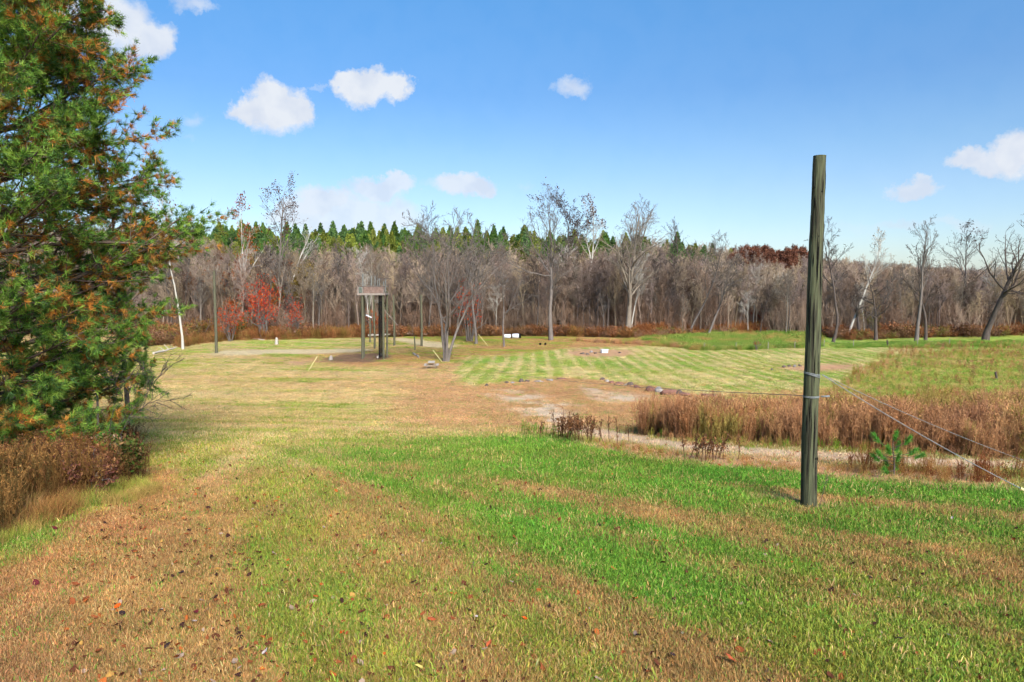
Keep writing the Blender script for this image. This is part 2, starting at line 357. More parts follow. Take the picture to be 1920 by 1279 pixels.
def inside(poly_, x, y):
    c = np.zeros(x.shape, bool); n = len(poly_)
    bb = (x > poly_[:, 0].min() - 3) & (x < poly_[:, 0].max() + 3) & (y > poly_[:, 1].min() - 3) & (y < poly_[:, 1].max() + 3)
    xs, ys = x[bb], y[bb]; cc = np.zeros(xs.shape, bool)
    for i in range(n):
        x0, y0 = poly_[i]; x1, y1 = poly_[(i + 1) % n]
        if y0 == y1: continue
        hit = ((y0 > ys) != (y1 > ys)) & (xs < (x1 - x0) * (ys - y0) / (y1 - y0) + x0); cc ^= hit
    c[bb] = cc; return c
def soft(polys, x, y, amp=.012):
    w = np.zeros(x.shape); r = np.hypot(x, y) * amp + .05
    for k in range(4):
        dx = (fbm(x * 1.1 / (r * 6) , y / (r * 9), 40 + k, 3) - .5) * r * 5 + (k % 2 - .5) * r; dy = (fbm(x / (r * 6), y / (r * 9), 60 + k, 3) - .5) * r * 9 + (k // 2 - .5) * r * 2
        for p in polys: w += .25 * inside(p, x + dx, y + dy)
    return np.clip(w, 0, 1)
FAN = at(395, 838)
def cover(x, y):
    """own colour of the ground cover (N,3), share of live green, bare-earth share"""
    x = np.asarray(x, float); y = np.asarray(y, float)
    out = np.zeros(x.shape + (3,)); green = np.zeros(x.shape); bare = np.zeros(x.shape)
    for s in range(0, len(x), 40000):
        X = x[s:s + 40000]; Y = y[s:s + 40000]
        Yc = np.maximum(Y, 5.0); th = np.clip(X / Yc, -1.2, 1.2); ly = np.log(Yc)
        d2 = (th[:, None] - _cp[:, 0]) ** 2 + ((ly[:, None] - _cp[:, 1]) * 1.0) ** 2 + 1.2e-3
        w = d2 ** -1.35; w /= w.sum(1, keepdims=True); z = w @ _cp[:, 2:]
        g = z[:, 0]; dry = z[:, 1:4]; grn = z[:, 4:7]
        # mowing rows: near ones fan out across the slope, on the flat they run straight
        ang = np.arctan2(X - FAN[0], -(Y - FAN[1]) + 2.0); rr = np.hypot(X - FAN[0], Y - FAN[1])
        near = 1 - sstep(23, 27, Y)
        st = (vnoise(ang * 14, rr * .05, 11) - .5) * .35 + (vnoise(ang * 40, rr * .08, 12) - .5) * .7 + (vnoise(ang * 105, rr * .16, 16) - .5) * .75
        flatl = (vnoise(X * .10 + 3, (Y + X * .12 - .002 * X * X) * .95, 13) - .5) * 1.0 + (vnoise(X * .25, (Y + X * .14) * 2.6, 14) - .5) * .6
        n1 = fbm(X / 2.6, Y / 2.6, 21, 4) - .5; n2 = fbm(X / .45, Y / .45, 25, 3) - .5
        gv = g + near * st * 1.5 + (1 - near) * flatl * .75 + n1 * .30 + n2 * .42
        mw = soft(MOWN, X, Y, .008)
        ph = (X - .035 * Y) / 1.75 + .25 * (fbm(X / 14, Y / 30, 31, 2) - .5)
        sw = .5 + .5 * np.sin(2 * math.pi * ph); sw = .65 * sw + .35 * (.5 + .5 * np.sin(2 * math.pi * ph * 2.0 + 1.0))
        mg = .44 + (sw - .5) * 1.0 + (fbm(X / 3.5, Y / 9, 33, 3) - .5) * .75 + (fbm((X - .035 * Y) / .5, Y / 5, 35, 3) - .5) * .9 + (fbm(X / 2, Y / .8, 36, 3) - .5) * .5
        far = sstep(90, 105, Y) * .12
        gv = gv * (1 - mw) + (mg - far) * mw
        grn = grn * (1 - mw[:, None]) + (s2l(158, 176, 78) * mw[:, None]); dry = dry * (1 - mw[:, None]) + s2l(224, 200, 140) * mw[:, None]
        gm = sstep(.26, .70, gv)[:, None]
        grn = grn * (1 + .35 * (fbm(X / 1.1, Y / 1.1, 44, 3)[:, None] - .5)) * (np.array([1, 1, 1]) + np.array([.28, 0, .1]) * (fbm(X / 3.1, Y / 3.1, 47, 2)[:, None] - .5) * 2)
        dry = dry * (1 + .5 * (fbm(X / .8, Y / .8, 51, 4)[:, None] - .5) + .22 * ((flatl if True else 0) * (1 - near))[:, None])
        c = dry * (1 - gm) + grn * gm
        bz = np.zeros(X.shape)
        def lay(polys, colr, amt=1.0, amp=.012, isbare=1.0, pat=0.0):
            nonlocal c, gm, bz
            m = soft(polys, X, Y, amp) * amt
            if pat and polys is not None: m = m * sstep(.5 - pat, .5 + pat * .2, fbm(X / 1.2, Y / 2.4, int(pat * 100), 4))
            cc = colr * (1 + .35 * (fbm(X / .5, Y / .7, 71, 3)[:, None] - .5))
            c = c * (1 - m[:, None]) + cc * m[:, None]; gm = gm * (1 - m[:, None]); bz = np.maximum(bz * (1 - m), m * isbare)
        rm = soft(RUST, X, Y)
        rc = s2l(208, 162, 116) * (1 + .5 * (fbm(X / 2.2, Y / 4.5, 73, 4)[:, None] - .5)); rmm = (rm * .85)[:, None]
        c = c * (1 - rmm) + rc * rmm; gm = gm * (1 - rmm)
        lay(PATH, s2l(200, 142, 94), .8, .02, .3)
        lay(DIRT, s2l(222, 170, 128), .9); lay(GRAVEL[:2], s2l(232, 204, 172), 1.0, .012, 1.0, .12); lay(GRAVEL[2:], s2l(234, 200, 166), .95, .006)
        lay(SAND, s2l(226, 204, 162), .95, .004); lay(PINK, s2l(216, 166, 130), .9, .006); lay(MULCH, s2l(128, 100, 84), .85, .006)
        wd = sstep(128, 136, Y)[:, None]; c = c * (1 - wd) + s2l(120, 84, 56) * wd; gm = gm * (1 - wd)
        out[s:s + 40000] = c * K; green[s:s + 40000] = gm[:, 0]; bare[s:s + 40000] = bz
    return out, green, bare

# ------------------------------------------------------------------ ground sheet
fa = np.concatenate([np.linspace(-180, -50, 40)[:-1], np.linspace(-50, 50, 640), np.linspace(50, 180, 40)[1:-1]])
rad = np.concatenate([np.linspace(.6, 4, 10)[:-1], np.geomspace(4, 300, 400), np.geomspace(300, 2500, 20)[1:]])
A_, R_ = np.meshgrid(np.radians(fa), rad); gx = (R_ * np.sin(A_)).ravel(); gy = (R_ * np.cos(A_)).ravel()
gz = hgt(gx, gy); na = len(fa); nr = len(rad)
i = np.arange(nr - 1)[:, None] * na; j = np.arange(na)[None]; j2 = (j + 1) % na
q = np.stack([i + j, i + na + j, i + na + j2, i + j2], -1).reshape(-1, 4)
q = q[:, ::-1]
gV = np.column_stack([gx, gy, gz]); gc, _, _ = cover(gx, gy)
cen = len(gV); gV = np.vstack([gV, [0, 0, float(hgt(0, 0))]]); gc = np.vstack([gc, gc[:1]])
ft = np.stack([np.full(na, cen), (np.arange(na) + 1) % na, np.arange(na)], -1)
gm_ = mesh_np('ground', gV, [q, ft], True, gc, MAT['ground'])
_o = link('ground', gm_, kind='structure')
# orient faces upward
if gm_.polygons[len(gm_.polygons) // 2].normal.z < 0: gm_.flip_normals()

# ------------------------------------------------------------------ scatter helper (geometry nodes instancing)
def hidden_collection(name, meshes):
    c = bpy.data.collections.new(name)
    for k, me in enumerate(meshes): c.objects.link(bpy.data.objects.new('%s_%02d' % (name, k), me))
    return c
def scatter(name, pts, coll, idx, scl, rot, tint, **props):
    me = bpy.data.meshes.new(name); me.vertices.add(len(pts)); me.vertices.foreach_set('co', np.asarray(pts, np.float32).ravel())
    def attr(n, t, f, v):
        a = me.attributes.new(n, t, 'POINT'); a.data.foreach_set(f, np.asarray(v).ravel())
    attr('pick', 'INT', 'value', np.asarray(idx, np.int32)); 
    s3 = np.asarray(scl, np.float32); s3 = np.repeat(s3[:, None], 3, 1) if s3.ndim == 1 else s3
    attr('size', 'FLOAT_VECTOR', 'vector', s3)
    attr('turn', 'FLOAT_VECTOR', 'vector', np.asarray(rot, np.float32))
    t4 = np.ones((len(pts), 4), np.float32); t4[:, :3] = tint; attr('tint', 'FLOAT_COLOR', 'color', t4)
    o = link(name, me, None, **props)
    ng = bpy.data.node_groups.new(name, 'GeometryNodeTree')
    ng.interface.new_socket('Geometry', in_out='INPUT', socket_type='NodeSocketGeometry'); ng.interface.new_socket('Geometry', in_out='OUTPUT', socket_type='NodeSocketGeometry')
    gi = ng.nodes.new('NodeGroupInput'); go = ng.nodes.new('NodeGroupOutput'); ins = ng.nodes.new('GeometryNodeInstanceOnPoints')
    ci = ng.nodes.new('GeometryNodeCollectionInfo'); ci.inputs[0].default_value = coll; ci.inputs[1].default_value = True; ci.inputs[2].default_value = True
    def na_(n, t):
        x = ng.nodes.new('GeometryNodeInputNamedAttribute'); x.data_type = t; x.inputs[0].default_value = n; return x.outputs[0]
    ng.links.new(gi.outputs[0], ins.inputs['Points']); ng.links.new(ci.outputs[0], ins.inputs['Instance'])
    ins.inputs['Pick Instance'].default_value = True
    ng.links.new(na_('pick', 'INT'), ins.inputs['Instance Index']); ng.links.new(na_('size', 'FLOAT_VECTOR'), ins.inputs['Scale'])
    ng.links.new(na_('turn', 'FLOAT_VECTOR'), ins.inputs['Rotation']); ng.links.new(ins.outputs[0], go.inputs[0])
    md = o.modifiers.new('scatter', 'NODES'); md.node_group = ng
    return o

# ------------------------------------------------------------------ grass
def blades(rng, n, spread, h, w, lean=.6, hv=.4):
    b = rng.normal(size=(n, 2)) * spread * .5; az = rng.random(n) * 2 * math.pi; H = h * (1 + hv * (rng.random(n) * 2 - 1)); L = lean * rng.random(n) * H
    dx, dy = np.cos(az), np.sin(az); f = rng.random(n) * math.pi; sx, sy = np.cos(f) * w / 2, np.sin(f) * w / 2
    Z = np.zeros(n)
    P0 = np.stack([b[:, 0] - sx, b[:, 1] - sy, Z - .02], -1); P1 = np.stack([b[:, 0] + sx, b[:, 1] + sy, Z - .02], -1)
    mx, my = b[:, 0] + dx * L * .35, b[:, 1] + dy * L * .35
    P2 = np.stack([mx + sx * .8, my + sy * .8, H * .55], -1); P3 = np.stack([mx - sx * .8, my - sy * .8, H * .55], -1)
    P4 = np.stack([b[:, 0] + dx * L, b[:, 1] + dy * L, H], -1)
    V = np.stack([P0, P1, P2, P3, P4], 1).reshape(-1, 3); o = np.arange(n)[:, None] * 5
    return V, o + np.array([[0, 1, 2, 3]]), o + np.array([[3, 2, 4]])
def tuft(seed, n, spread, h, w, lean=.6, hues=None):
    rng = np.random.default_rng(seed); V, F4, F3 = blades(rng, n, spread, h, w, lean)
    t = .65 + .7 * rng.random((n, 1)); c = np.repeat(t * (1 + .12 * rng.normal(size=(n, 3)) * np.array([1, .4, .6])), 5, 0)
    me = mesh_np('tuft', V, [F4, F3], False, c, MAT['grass']); return me
near_t = hidden_collection('grass_tuft', [tuft(s, 42, .17, .030, .0062, 1.2) for s in range(5)])
rng = np.random.default_rng(5)
def wedge(n, y0, y1, tmin=-.82, tmax=.82, power=1.0):
    """random points in the viewed wedge, density falling with distance"""
    u = rng.random(n); y = (y0 ** (1 - power) + u * (y1 ** (1 - power) - y0 ** (1 - power))) ** (1 / (1 - power)) if power != 1 else y0 * (y1 / y0) ** u
    x = (tmin + rng.random(n) * (tmax - tmin)) * y
    return x, y
x, y = wedge(128000, 4.5, 120, power=.86)
x = x + rng.normal(size=len(x)) * .4
c, g, b = cover(x, y)
keep = rng.random(len(x)) > b * .93
x, y, c, g = x[keep], y[keep], c[keep], g[keep]
# blades mix: some green ones stand in the dry turf and the other way round
jit = rng.random(len(x)); cg = s2l(122, 164, 62) * K; cd = s2l(216, 178, 118) * K
c = np.where((jit < .07)[:, None], cg, np.where((jit > .91)[:, None], cd, c)) * (.72 + .55 * rng.random((len(x), 1))) * (.72 + .6 * vnoise(x / .16, y / .16, 95)[:, None]) * 1.30
sc_ = (.75 + .55 * rng.random(len(x))) * (1 + .35 * g) * (1 + y / 30.0)
sc3 = np.stack([sc_, sc_, sc_ / (1 + y / 45.0) * (1 - .45 * sstep(60, 115, y))], -1)
rot = np.stack([rng.normal(size=len(x)) * .1, rng.normal(size=len(x)) * .1, rng.random(len(x)) * 6.28], -1)
scatter('lawn_grass', np.column_stack([x, y, hgt(x, y)]), near_t, rng.integers(0, 5, len(x)), sc3, rot, c, kind='stuff', label='short mown grass, green and straw coloured, over the slope', category='grass')
# ------------------------------------------------------------------ dead leaves on the lawn
def leaf_verts(rng, s):
    a = np.linspace(0, 2 * math.pi, 9)[:-1]; r = s * (.55 + .45 * rng.random(8)); r[0] = s * 1.1
    V = np.column_stack([np.cos(a) * r, np.sin(a) * r * .75, .35 * s * rng.random(8) * rng.choice([-1, 1])])
    V = np.vstack([V, [0, 0, 0]]); F = np.array([[i, (i + 1) % 8, 8] for i in range(8)]); return V, F
lm = []
for s in range(6):
    a = Acc(); V_, F_ = leaf_verts(np.random.default_rng(s + 90), 1.0); a.add(V_, F_, 1.0); lm.append(a.mesh('leaf', MAT['weed'], False))
leafc = hidden_collection('fallen_leaf', lm)
n = 5200; x, y = wedge(n, 5, 32, -.8, .8, 1.2); ff = .3 + .7 * sstep(.15, -.5, x / y); ff *= 1 - .5 * sstep(14, 24, y) 
kp = (rng.random(n) < ff) & (x / y > -.78 + .012 * y); x, y = x[kp], y[kp]; n = len(x)
lc = np.array([s2l(104, 62, 44), s2l(150, 84, 50), s2l(188, 104, 52), s2l(70, 46, 40), s2l(176, 150, 130), s2l(205, 90, 40), s2l(196, 150, 80)]) * .8
ci = rng.choice(7, n, p=[.30, .26, .12, .17, .07, .01, .07])
scatter('leaf_litter', np.column_stack([x, y, hgt(x, y) + .045 + .02 * rng.random(n)]), leafc, rng.integers(0, 6, n), .024 + .036 * rng.random(n) ** 1.6,
        np.stack([rng.normal(size=n) * .5, rng.normal(size=n) * .5, rng.random(n) * 6.28], -1), lc[ci], kind='stuff', label='small dead leaves scattered over the mown slope', category='leaves')
MLEAF = {}
for nm, colr in (('orange', s2l(226, 92, 22)), ('maroon', s2l(110, 40, 44)), ('dark', s2l(66, 48, 46)), ('pale', s2l(206, 186, 178)), ('yellow', s2l(222, 196, 108)), ('rust', s2l(186, 92, 54))):
    MLEAF[nm] = M(nm + '_leaf', tuple(colr * .85), .7, .3, 40, transl=.2)
BIG = [(1190,1133,'orange','two_tone',.055),(983,1170,'orange','',.04),(640,1196,'orange','',.045),(728,1063,'rust','',.045),(694,1134,'dark','',.05),(908,1118,'dark','',.055),(880,1152,'dark','',.06),(893,1168,'pale','',.04),
       (497,1236,'pale','',.05),(228,1158,'dark','',.07),(222,1146,'orange','',.05),(368,1158,'maroon','',.05),(361,1176,'pale','',.05),(786,1264,'yellow','',.05),(278,1230,'yellow','',.045),(340,1081,'dark','',.045),(1630,1092,'dark','',.045),
       (1685,1206,'dark','',.06),(1440,1215,'maroon','',.05),(1375,1252,'rust','',.09),(1778,1203,'pale','',.04),(959,1101,'pale','',.035),(1124,990,'dark','',.05),(1142,1132,'yellow','',.035),(1260,1241,'dark','',.05),(124,971,'dark','',.06),(68,1101,'maroon','',.06),
       (918,1219,'rust','',.05),(810,1170,'rust','',.06),(314,1220,'dark','',.05),(102,998,'maroon','',.07),(638,1043,'dark','',.03),(1785,979,'pale','',.04),(1196,1203,'dark','',.05)]
adj = {'orange': 'bright orange', 'maroon': 'dark maroon', 'dark': 'curled dark brown', 'pale': 'pale grey', 'yellow': 'pale yellow', 'rust': 'dull rust coloured'}
for k, (px, py, cc, _, sz) in enumerate(BIG):
    p = at(px, py); a = Acc(); V_, F_ = leaf_verts(np.random.default_rng(300 + k), sz); a.add(V_, F_)
    horiz = 'at the left' if px < 500 else 'left of the middle' if px < 900 else 'right of the middle' if px < 1300 else 'at the right'
    vert = 'at the lower edge' if py > 1190 else 'on the near grass' if py > 1060 else 'further up slope'
    me = a.mesh('fallen_leaf', MLEAF[cc], False)
    o = thing('fallen_leaf', '%s fallen leaf %s, %s' % (adj[cc], horiz, vert), 'leaf', (p[0], p[1], p[2] + .075), random.random() * 6, 'fallen leaves on the near grass', me)
    o.rotation_euler = (random.uniform(-.5, .5), random.uniform(-.5, .5), random.random() * 6)

# ------------------------------------------------------------------ tree generator
def grow(rng, P, D, L, Rr, n, kink, up, tip=.25):
    Mn = len(P); ch = np.zeros((Mn, n, 3)); ch[:, 0] = P; d = D.copy(); cur = P.copy()
    for s in range(1, n):
        d = d + kink * rng.normal(size=d.shape); d[:, 2] += up; d /= np.linalg.norm(d, axis=1, keepdims=True)
        cur = cur + d * (L / (n - 1))[:, None]; ch[:, s] = cur
    return ch, Rr[:, None] * np.linspace(1, tip, n)[None]
def kids(rng, ch, rad, L, K_, t0, t1, ang, ratio, rr, flat=0.0, shape=.5):
    Mn, n, _ = ch.shape; t = t0 + (t1 - t0) * (np.arange(K_)[None] + rng.random((Mn, K_))) / K_
    f = t * (n - 1); i0 = np.minimum(f.astype(int), n - 2); fr = (f - i0)[..., None]; m = np.arange(Mn)[:, None]
    P = ch[m, i0] * (1 - fr) + ch[m, i0 + 1] * fr; T = ch[m, i0 + 1] - ch[m, i0]; T /= np.linalg.norm(T, axis=2, keepdims=True) + 1e-9
    r = rad[m, i0] * (1 - fr[..., 0]) + rad[m, i0 + 1] * fr[..., 0]
    rnd = rng.normal(size=T.shape); rnd[..., 2] *= (1 - flat); pp = np.cross(T, rnd); pp = np.cross(pp, T) * 1.0; pp /= np.linalg.norm(pp, axis=2, keepdims=True) + 1e-9
    a = ang * (1 + .3 * rng.normal(size=(Mn, K_)))[..., None]
    D = T * np.cos(a) + pp * np.sin(a)
    LL = L[:, None] * ratio * (1 - shape * (t - t0) / (1.001 - t0)) * (.7 + .6 * rng.random((Mn, K_)))
    return P.reshape(-1, 3), D.reshape(-1, 3), LL.ravel(), np.minimum(r * rr, r).ravel()
def bare_tree(seed, H, r0, lean=(0, 0), clear=.3, limbs=11, spread=.75, sub=(7, 5, 3), up=.07, kink=.12, twig=.016, trunks=1, fork=.35, droop=0.0, limb_len=.5, steer=0.35, bias=None):
    """returns trunk (V,F), branches (V,F), twig ends"""
    rng = np.random.default_rng(seed); tr = Acc(); br = Acc()
    P = np.zeros((trunks, 3)); D = np.tile(np.array([lean[0], lean[1], 1.0]), (trunks, 1))
    if trunks > 1:
        a = np.arange(trunks) * 2 * math.pi / trunks + rng.random() * 3; D[:, 0] += fork * np.cos(a); D[:, 1] += fork * np.sin(a) * .7; P[:, 0] += np.cos(a) * r0 * .45; P[:, 1] += np.sin(a) * r0 * .45
        V, F = tubes(np.array([[[0, 0, -.3], [0, 0, .2], [.02, 0, .9], [.05, 0, 1.7], [.05, 0, 2.3]]]), np.array([[1.25, 1.0, .85, .75, .35]]) * r0, 10); tr.add(V, F)
    D /= np.linalg.norm(D, axis=1, keepdims=True)
    ch, rd = grow(rng, P, D, np.full(trunks, H * (1.0 if trunks == 1 else .93)), np.full(trunks, r0 * (1 if trunks == 1 else .42)), 13, kink * .42, up * .3 * (trunks > 1) , .10)
    rd[:, 0] *= 1.28; rd[:, 1] *= 1.06
    V, F = tubes(ch, rd, 9 if r0 > .15 else 6); tr.add(V, F)
    Ls = np.full(trunks, H)
    P, D, L, r = kids(rng, ch, rd, Ls, max(3, limbs // trunks), clear, .97, spread, limb_len, .62, 0, .62)
    D[:, 2] += .15
    if bias is not None: D[:, 0] += bias
    ch, rd = grow(rng, P, D, L, r, 8, kink, up - droop); V, F = tubes(ch, rd, 5); br.add(V, F)
    tips = []; k = 5
    for lev, K_ in enumerate(sub):
        P, D, L, r = kids(rng, ch, rd, L, K_, .22 if lev else .18, .98, .68, (.46, .5, .52)[lev], .6, 0, .5)
        r = np.maximum(r, twig * (1, .8, .62)[lev] * 1.5)
        n = (5, 4, 3)[lev]; ch, rd = grow(rng, P, D, L, r, n, kink * 1.3, (up - droop) * (.8), .4)
        V, F = tubes(ch, rd, (4, 3, 3)[lev]); br.add(V, F, .92 - .06 * lev); tips.append(ch[:, -1])
    return tr, br, np.concatenate(tips[-2:]) if len(tips) > 1 else tips[0]
def leaf_quads(rng, C, n, spread, size, cols, flat=.5):
    idx = rng.integers(0, len(C), n); P = C[idx] + rng.normal(size=(n, 3)) * spread
    a = rng.normal(size=(n, 3)); a /= np.linalg.norm(a, axis=1, keepdims=True); b = np.cross(a, rng.normal(size=(n, 3))); b /= np.linalg.norm(b, axis=1, keepdims=True)
    s = (size * (.6 + .8 * rng.random(n)))[:, None]
    V = np.stack([P - a * s, P - b * s * flat, P + a * s, P + b * s * flat], 1).reshape(-1, 3); F = np.arange(n * 4).reshape(-1, 4)
    cols = np.asarray(cols); cc = cols[rng.integers(0, len(cols), n)] * (.7 + .6 * rng.random((n, 1)))
    return V, F, np.repeat(cc, 4, 0)
def make_tree(label, loc, mat, tr, br, tips=None, leaves=None, group=None, rz=0, name='bare_tree', cat='tree', seed=0):
    t = thing(name, label, cat, loc, rz, group)
    tr.obj('trunk', MAT[mat], t); br.obj('crown', MAT[mat], t)
    if leaves:
        n, sp, sz, cols, zmin = leaves; T = tips[tips[:, 2] > zmin * tips[:, 2].max()]
        V, F, C = leaf_quads(np.random.default_rng(seed), T, n, sp, sz, cols); a = Acc(); a.add(V, F, C); a.obj('leaves', MAT['leaf'], t, False, kind='stuff')
    return t
BROWN = [s2l(104, 70, 52) * .8, s2l(84, 58, 50) * .8, s2l(128, 82, 50) * .8]
ORANGE = [s2l(190, 104, 36) * .8, s2l(160, 84, 40) * .8, s2l(140, 78, 44) * .8]
DKBROWN = [s2l(66, 48, 42) * .8, s2l(92, 60, 46) * .8]
# base px, base py, top px, top py, trunk width px, bark, options, leaves, label
SP = [
 (836,678,845,395,17,'bark_grey',dict(trunks=4,fork=.15,clear=.2,limbs=26,spread=.92,limb_len=.58,kink=.17,sub=(7,5,4),up=.09,twig=.020),None,'wide bare grey tree dividing into several trunks beside the picnic table'),
 (1033,638,1045,372,10,'bark_grey',dict(clear=.34,limbs=14,spread=.8,limb_len=.42,kink=.16,sub=(7,6,4)),(260,.25,.14,DKBROWN,.8),'tall bare tree with grey trunk standing alone by the small rubbish pile'),
 (1176,632,1200,392,14,'bark_tan',dict(clear=.2,limbs=16,spread=.8,limb_len=.44,kink=.15,sub=(7,6,4)),None,'stout pale tan tree with drooping lower limbs at the field corner'),
 (945,650,934,478,5,'bark_grey',dict(clear=.3,limbs=12,spread=.9,limb_len=.42),None,'small grey bare tree beside the white sheet bundle'),
 (893,645,886,450,6.5,'bark_grey',dict(clear=.35,limbs=12,spread=.6,limb_len=.42),None,'slim straight grey tree between the wide tree and the white bundle'),
 (343,655,318,352,5.4,'bark_white',dict(clear=.55,limbs=10,spread=.5,limb_len=.27,sub=(6,4,3)),(320,.25,.16,BROWN,.6),'leaning white sycamore with a long clear trunk next to the pine'),
 (470,622,457,385,7,'bark_white',dict(clear=.3,limbs=9,spread=.5,limb_len=.36,sub=(6,4,3)),(800,.35,.2,ORANGE,.5),'white branched sycamore with orange leaves behind the tall thin pole'),
 (517,622,512,348,8,'bark_grey',dict(clear=.4,limbs=12,spread=.5,limb_len=.34,sub=(7,4,3)),(700,.3,.18,BROWN,.6),'tallest grey tree behind the red bush, with brown leaves on top'),
 (536,620,548,412,6,'bark_white',dict(clear=.35,limbs=8,spread=.7,limb_len=.36,sub=(5,4,3)),None,'white trunked tree with a wide forked crown right of the red bush'),
 (1104,618,1105,378,6.5,'bark_white',dict(clear=.5,limbs=10,spread=.6,limb_len=.3,sub=(6,4,3)),(600,.3,.18,BROWN,.75),'slender white trunked tree with tufts of brown leaves on top'),
 (1064,618,1064,378,6.5,'bark_dark',dict(clear=.4,limbs=13,spread=.6,limb_len=.36,kink=.15,sub=(7,6,4)),(900,.3,.18,DKBROWN,.68),'tall dark tree with clumps of brown leaves at the top'),
 (1275,620,1266,425,6,'bark_dark',dict(clear=.35,limbs=12,spread=.45,limb_len=.45,kink=.1,sub=(6,4,3)),None,'dark upright tree with v shaped forks at the woodland edge'),
 (1292,630,1340,430,6,'bark_grey',dict(clear=.4,limbs=11,spread=.8,limb_len=.4,kink=.17),None,'grey tree leaning right over the green strip, left of a pair'),
 (1326,631,1400,480,6,'bark_grey',dict(clear=.3,limbs=11,spread=.8,limb_len=.5,kink=.17),None,'strongly leaning tree with long arching limbs over the green strip'),
 (1396,620,1400,478,7,'bark_dark',dict(clear=.35,limbs=12,spread=.85,limb_len=.45,kink=.17),None,'dark tree behind the small maroon bush'),
 (1562,642,1618,425,7,'bark_dark',dict(clear=.4,limbs=12,spread=.65,limb_len=.36,kink=.15),None,'dark tree leaning right just beside the big round post'),
 (1589,634,1640,432,6,'bark_white',dict(clear=.5,limbs=10,spread=.6,limb_len=.32,kink=.12),None,'pale leaning trunk between the dark trees right of the big post'),
 (1612,634,1606,540,9,'bark_dark',dict(clear=.45,limbs=8,spread=.8,limb_len=.35),None,'short thick dark tree wrapped in olive growth'),
 (1642,638,1655,510,8,'bark_dark',dict(clear=.3,limbs=13,spread=1.0,limb_len=.5,droop=.12),None,'low dark tree with drooping twigs behind the fence post'),
 (1718,641,1738,432,9,'bark_grey',dict(clear=.45,limbs=11,spread=.55,limb_len=.34),None,'pale grey trunk at the far edge of the right field, left of a dark one'),
 (1735,639,1744,470,7,'bark_dark',dict(clear=.35,limbs=10,spread=.6,limb_len=.4),None,'dark trunk standing close to the right of the pale grey trunk'),
 (1797,622,1800,428,6,'bark_dark',dict(clear=.4,limbs=12,spread=.7,limb_len=.36,kink=.2),(160,.3,.16,DKBROWN,.8),'dark crooked tree between the pale trunk and the big leaning tree'),
 (1847,638,1885,418,14,'bark_dark',dict(clear=.35,limbs=12,spread=.85,limb_len=.46,kink=.17,sub=(6,5,3)),None,'big dark tree leaning right at the right edge of the field'),
 (588,633,592,470,4,'bark_tan',dict(clear=.35,limbs=10,spread=.6,limb_len=.4),None,'thin pale double stemmed tree right of the orange bush'),
 (1150,622,1150,440,9,'bark_dark',dict(clear=.4,limbs=11,spread=.6,limb_len=.36),None,'thick dark tree just behind the stout pale tan tree'),
 (1203,620,1215,400,6,'bark_grey',dict(clear=.3,limbs=13,spread=.45,limb_len=.46,kink=.12,sub=(7,6,4)),None,'tall fan shaped bare tree behind the stout pale tan tree'),
]
for k, (bx, by, tx, ty, w, bark, op, lv, lab) in enumerate(SP):
    p = at(bx, by); top = seen(tx, ty, p[1]); H = (top[2] - p[2]); lean = (top[0] - p[0]) / H
    r0 = w / FPX * p[1] * .40
    op = dict(op); op.setdefault('sub', (7, 5, 4))
    # crowns spread past the leader: shorten the leader a little
    tr, br, tips = bare_tree(500 + k, H * .97, r0, (lean, 0), **op)
    make_tree(lab, tuple(p), bark, tr, br, tips, lv, seed=k)

# --- front rank of the wood: shared meshes, each tree an object
protos = []
for k in range(8):
    H = 15; tr, br, tips = bare_tree(700 + k, H, .16 + .02 * (k % 3), ((k % 3 - 1) * .08, 0), clear=.3 + .05 * (k % 4), limbs=11, spread=.5 + .06 * (k % 4), limb_len=.40, sub=(6, 6, 4), twig=.02, kink=.13)
    protos.append((tr, br, tips))
barks = ['bark_grey', 'bark_tan', 'bark_dark', 'bark_grey', 'bark_grey', 'bark_dark', 'bark_white', 'bark_tan']
words = {'bark_grey': 'grey', 'bark_tan': 'pale tan', 'bark_dark': 'dark', 'bark_white': 'white'}
base = []
for k, (tr, br, tips) in enumerate(protos):
    t = thing('bare_tree', 'x', 'tree'); tr.obj('trunk', MAT[barks[k]], t); br.obj('crown', MAT[barks[k]], t); base.append(t)
rr_ = random.Random(11); first = set()
for q_ in range(150):
    th = -.54 + 1.36 * (q_ + rr_.random()) / 150; y_ = rr_.uniform(128, 150); x_ = th * y_; k = rr_.randrange(8); s = rr_.uniform(.5, 1.05) * (1 - .22 * min(1, max(0, (th - .1) / .4)))
    if th < -.3: s *= 1.05
    zone = [z_ for t_, z_ in ((-.42, 'behind the pine'), (-.33, 'near the thin pole'), (-.22, 'left of the tower'), (-.10, 'behind the tower'), (.0, 'left of the white bundle'), (.10, 'right of the white bundle'), (.2, 'near the stout pale tree'), (.32, 'behind the green strip'), (.43, 'left of the big post'), (.58, 'right of the big post'), (9, 'at the far right')) if th < t_][0]
    lab = '%s bare %s tree at wood edge %s' % ('small' if s < .78 else 'middling' if s < .96 else 'tall', words[barks[k]], zone)
    grp = 'bare trees in the front rank of the wood'
    loc = g3(x_, y_, -.15); rz = rr_.random() * 6.28
    if k not in first:
        first.add(k); t = base[k]; t.location = loc; t.rotation_euler = (0, 0, rz); t.scale = (s, s, s * 1.05); t['label'] = lab; t['group'] = grp
    else: copy_tree(base[k], loc, rz, (s, s, s * 1.05), lab, grp)

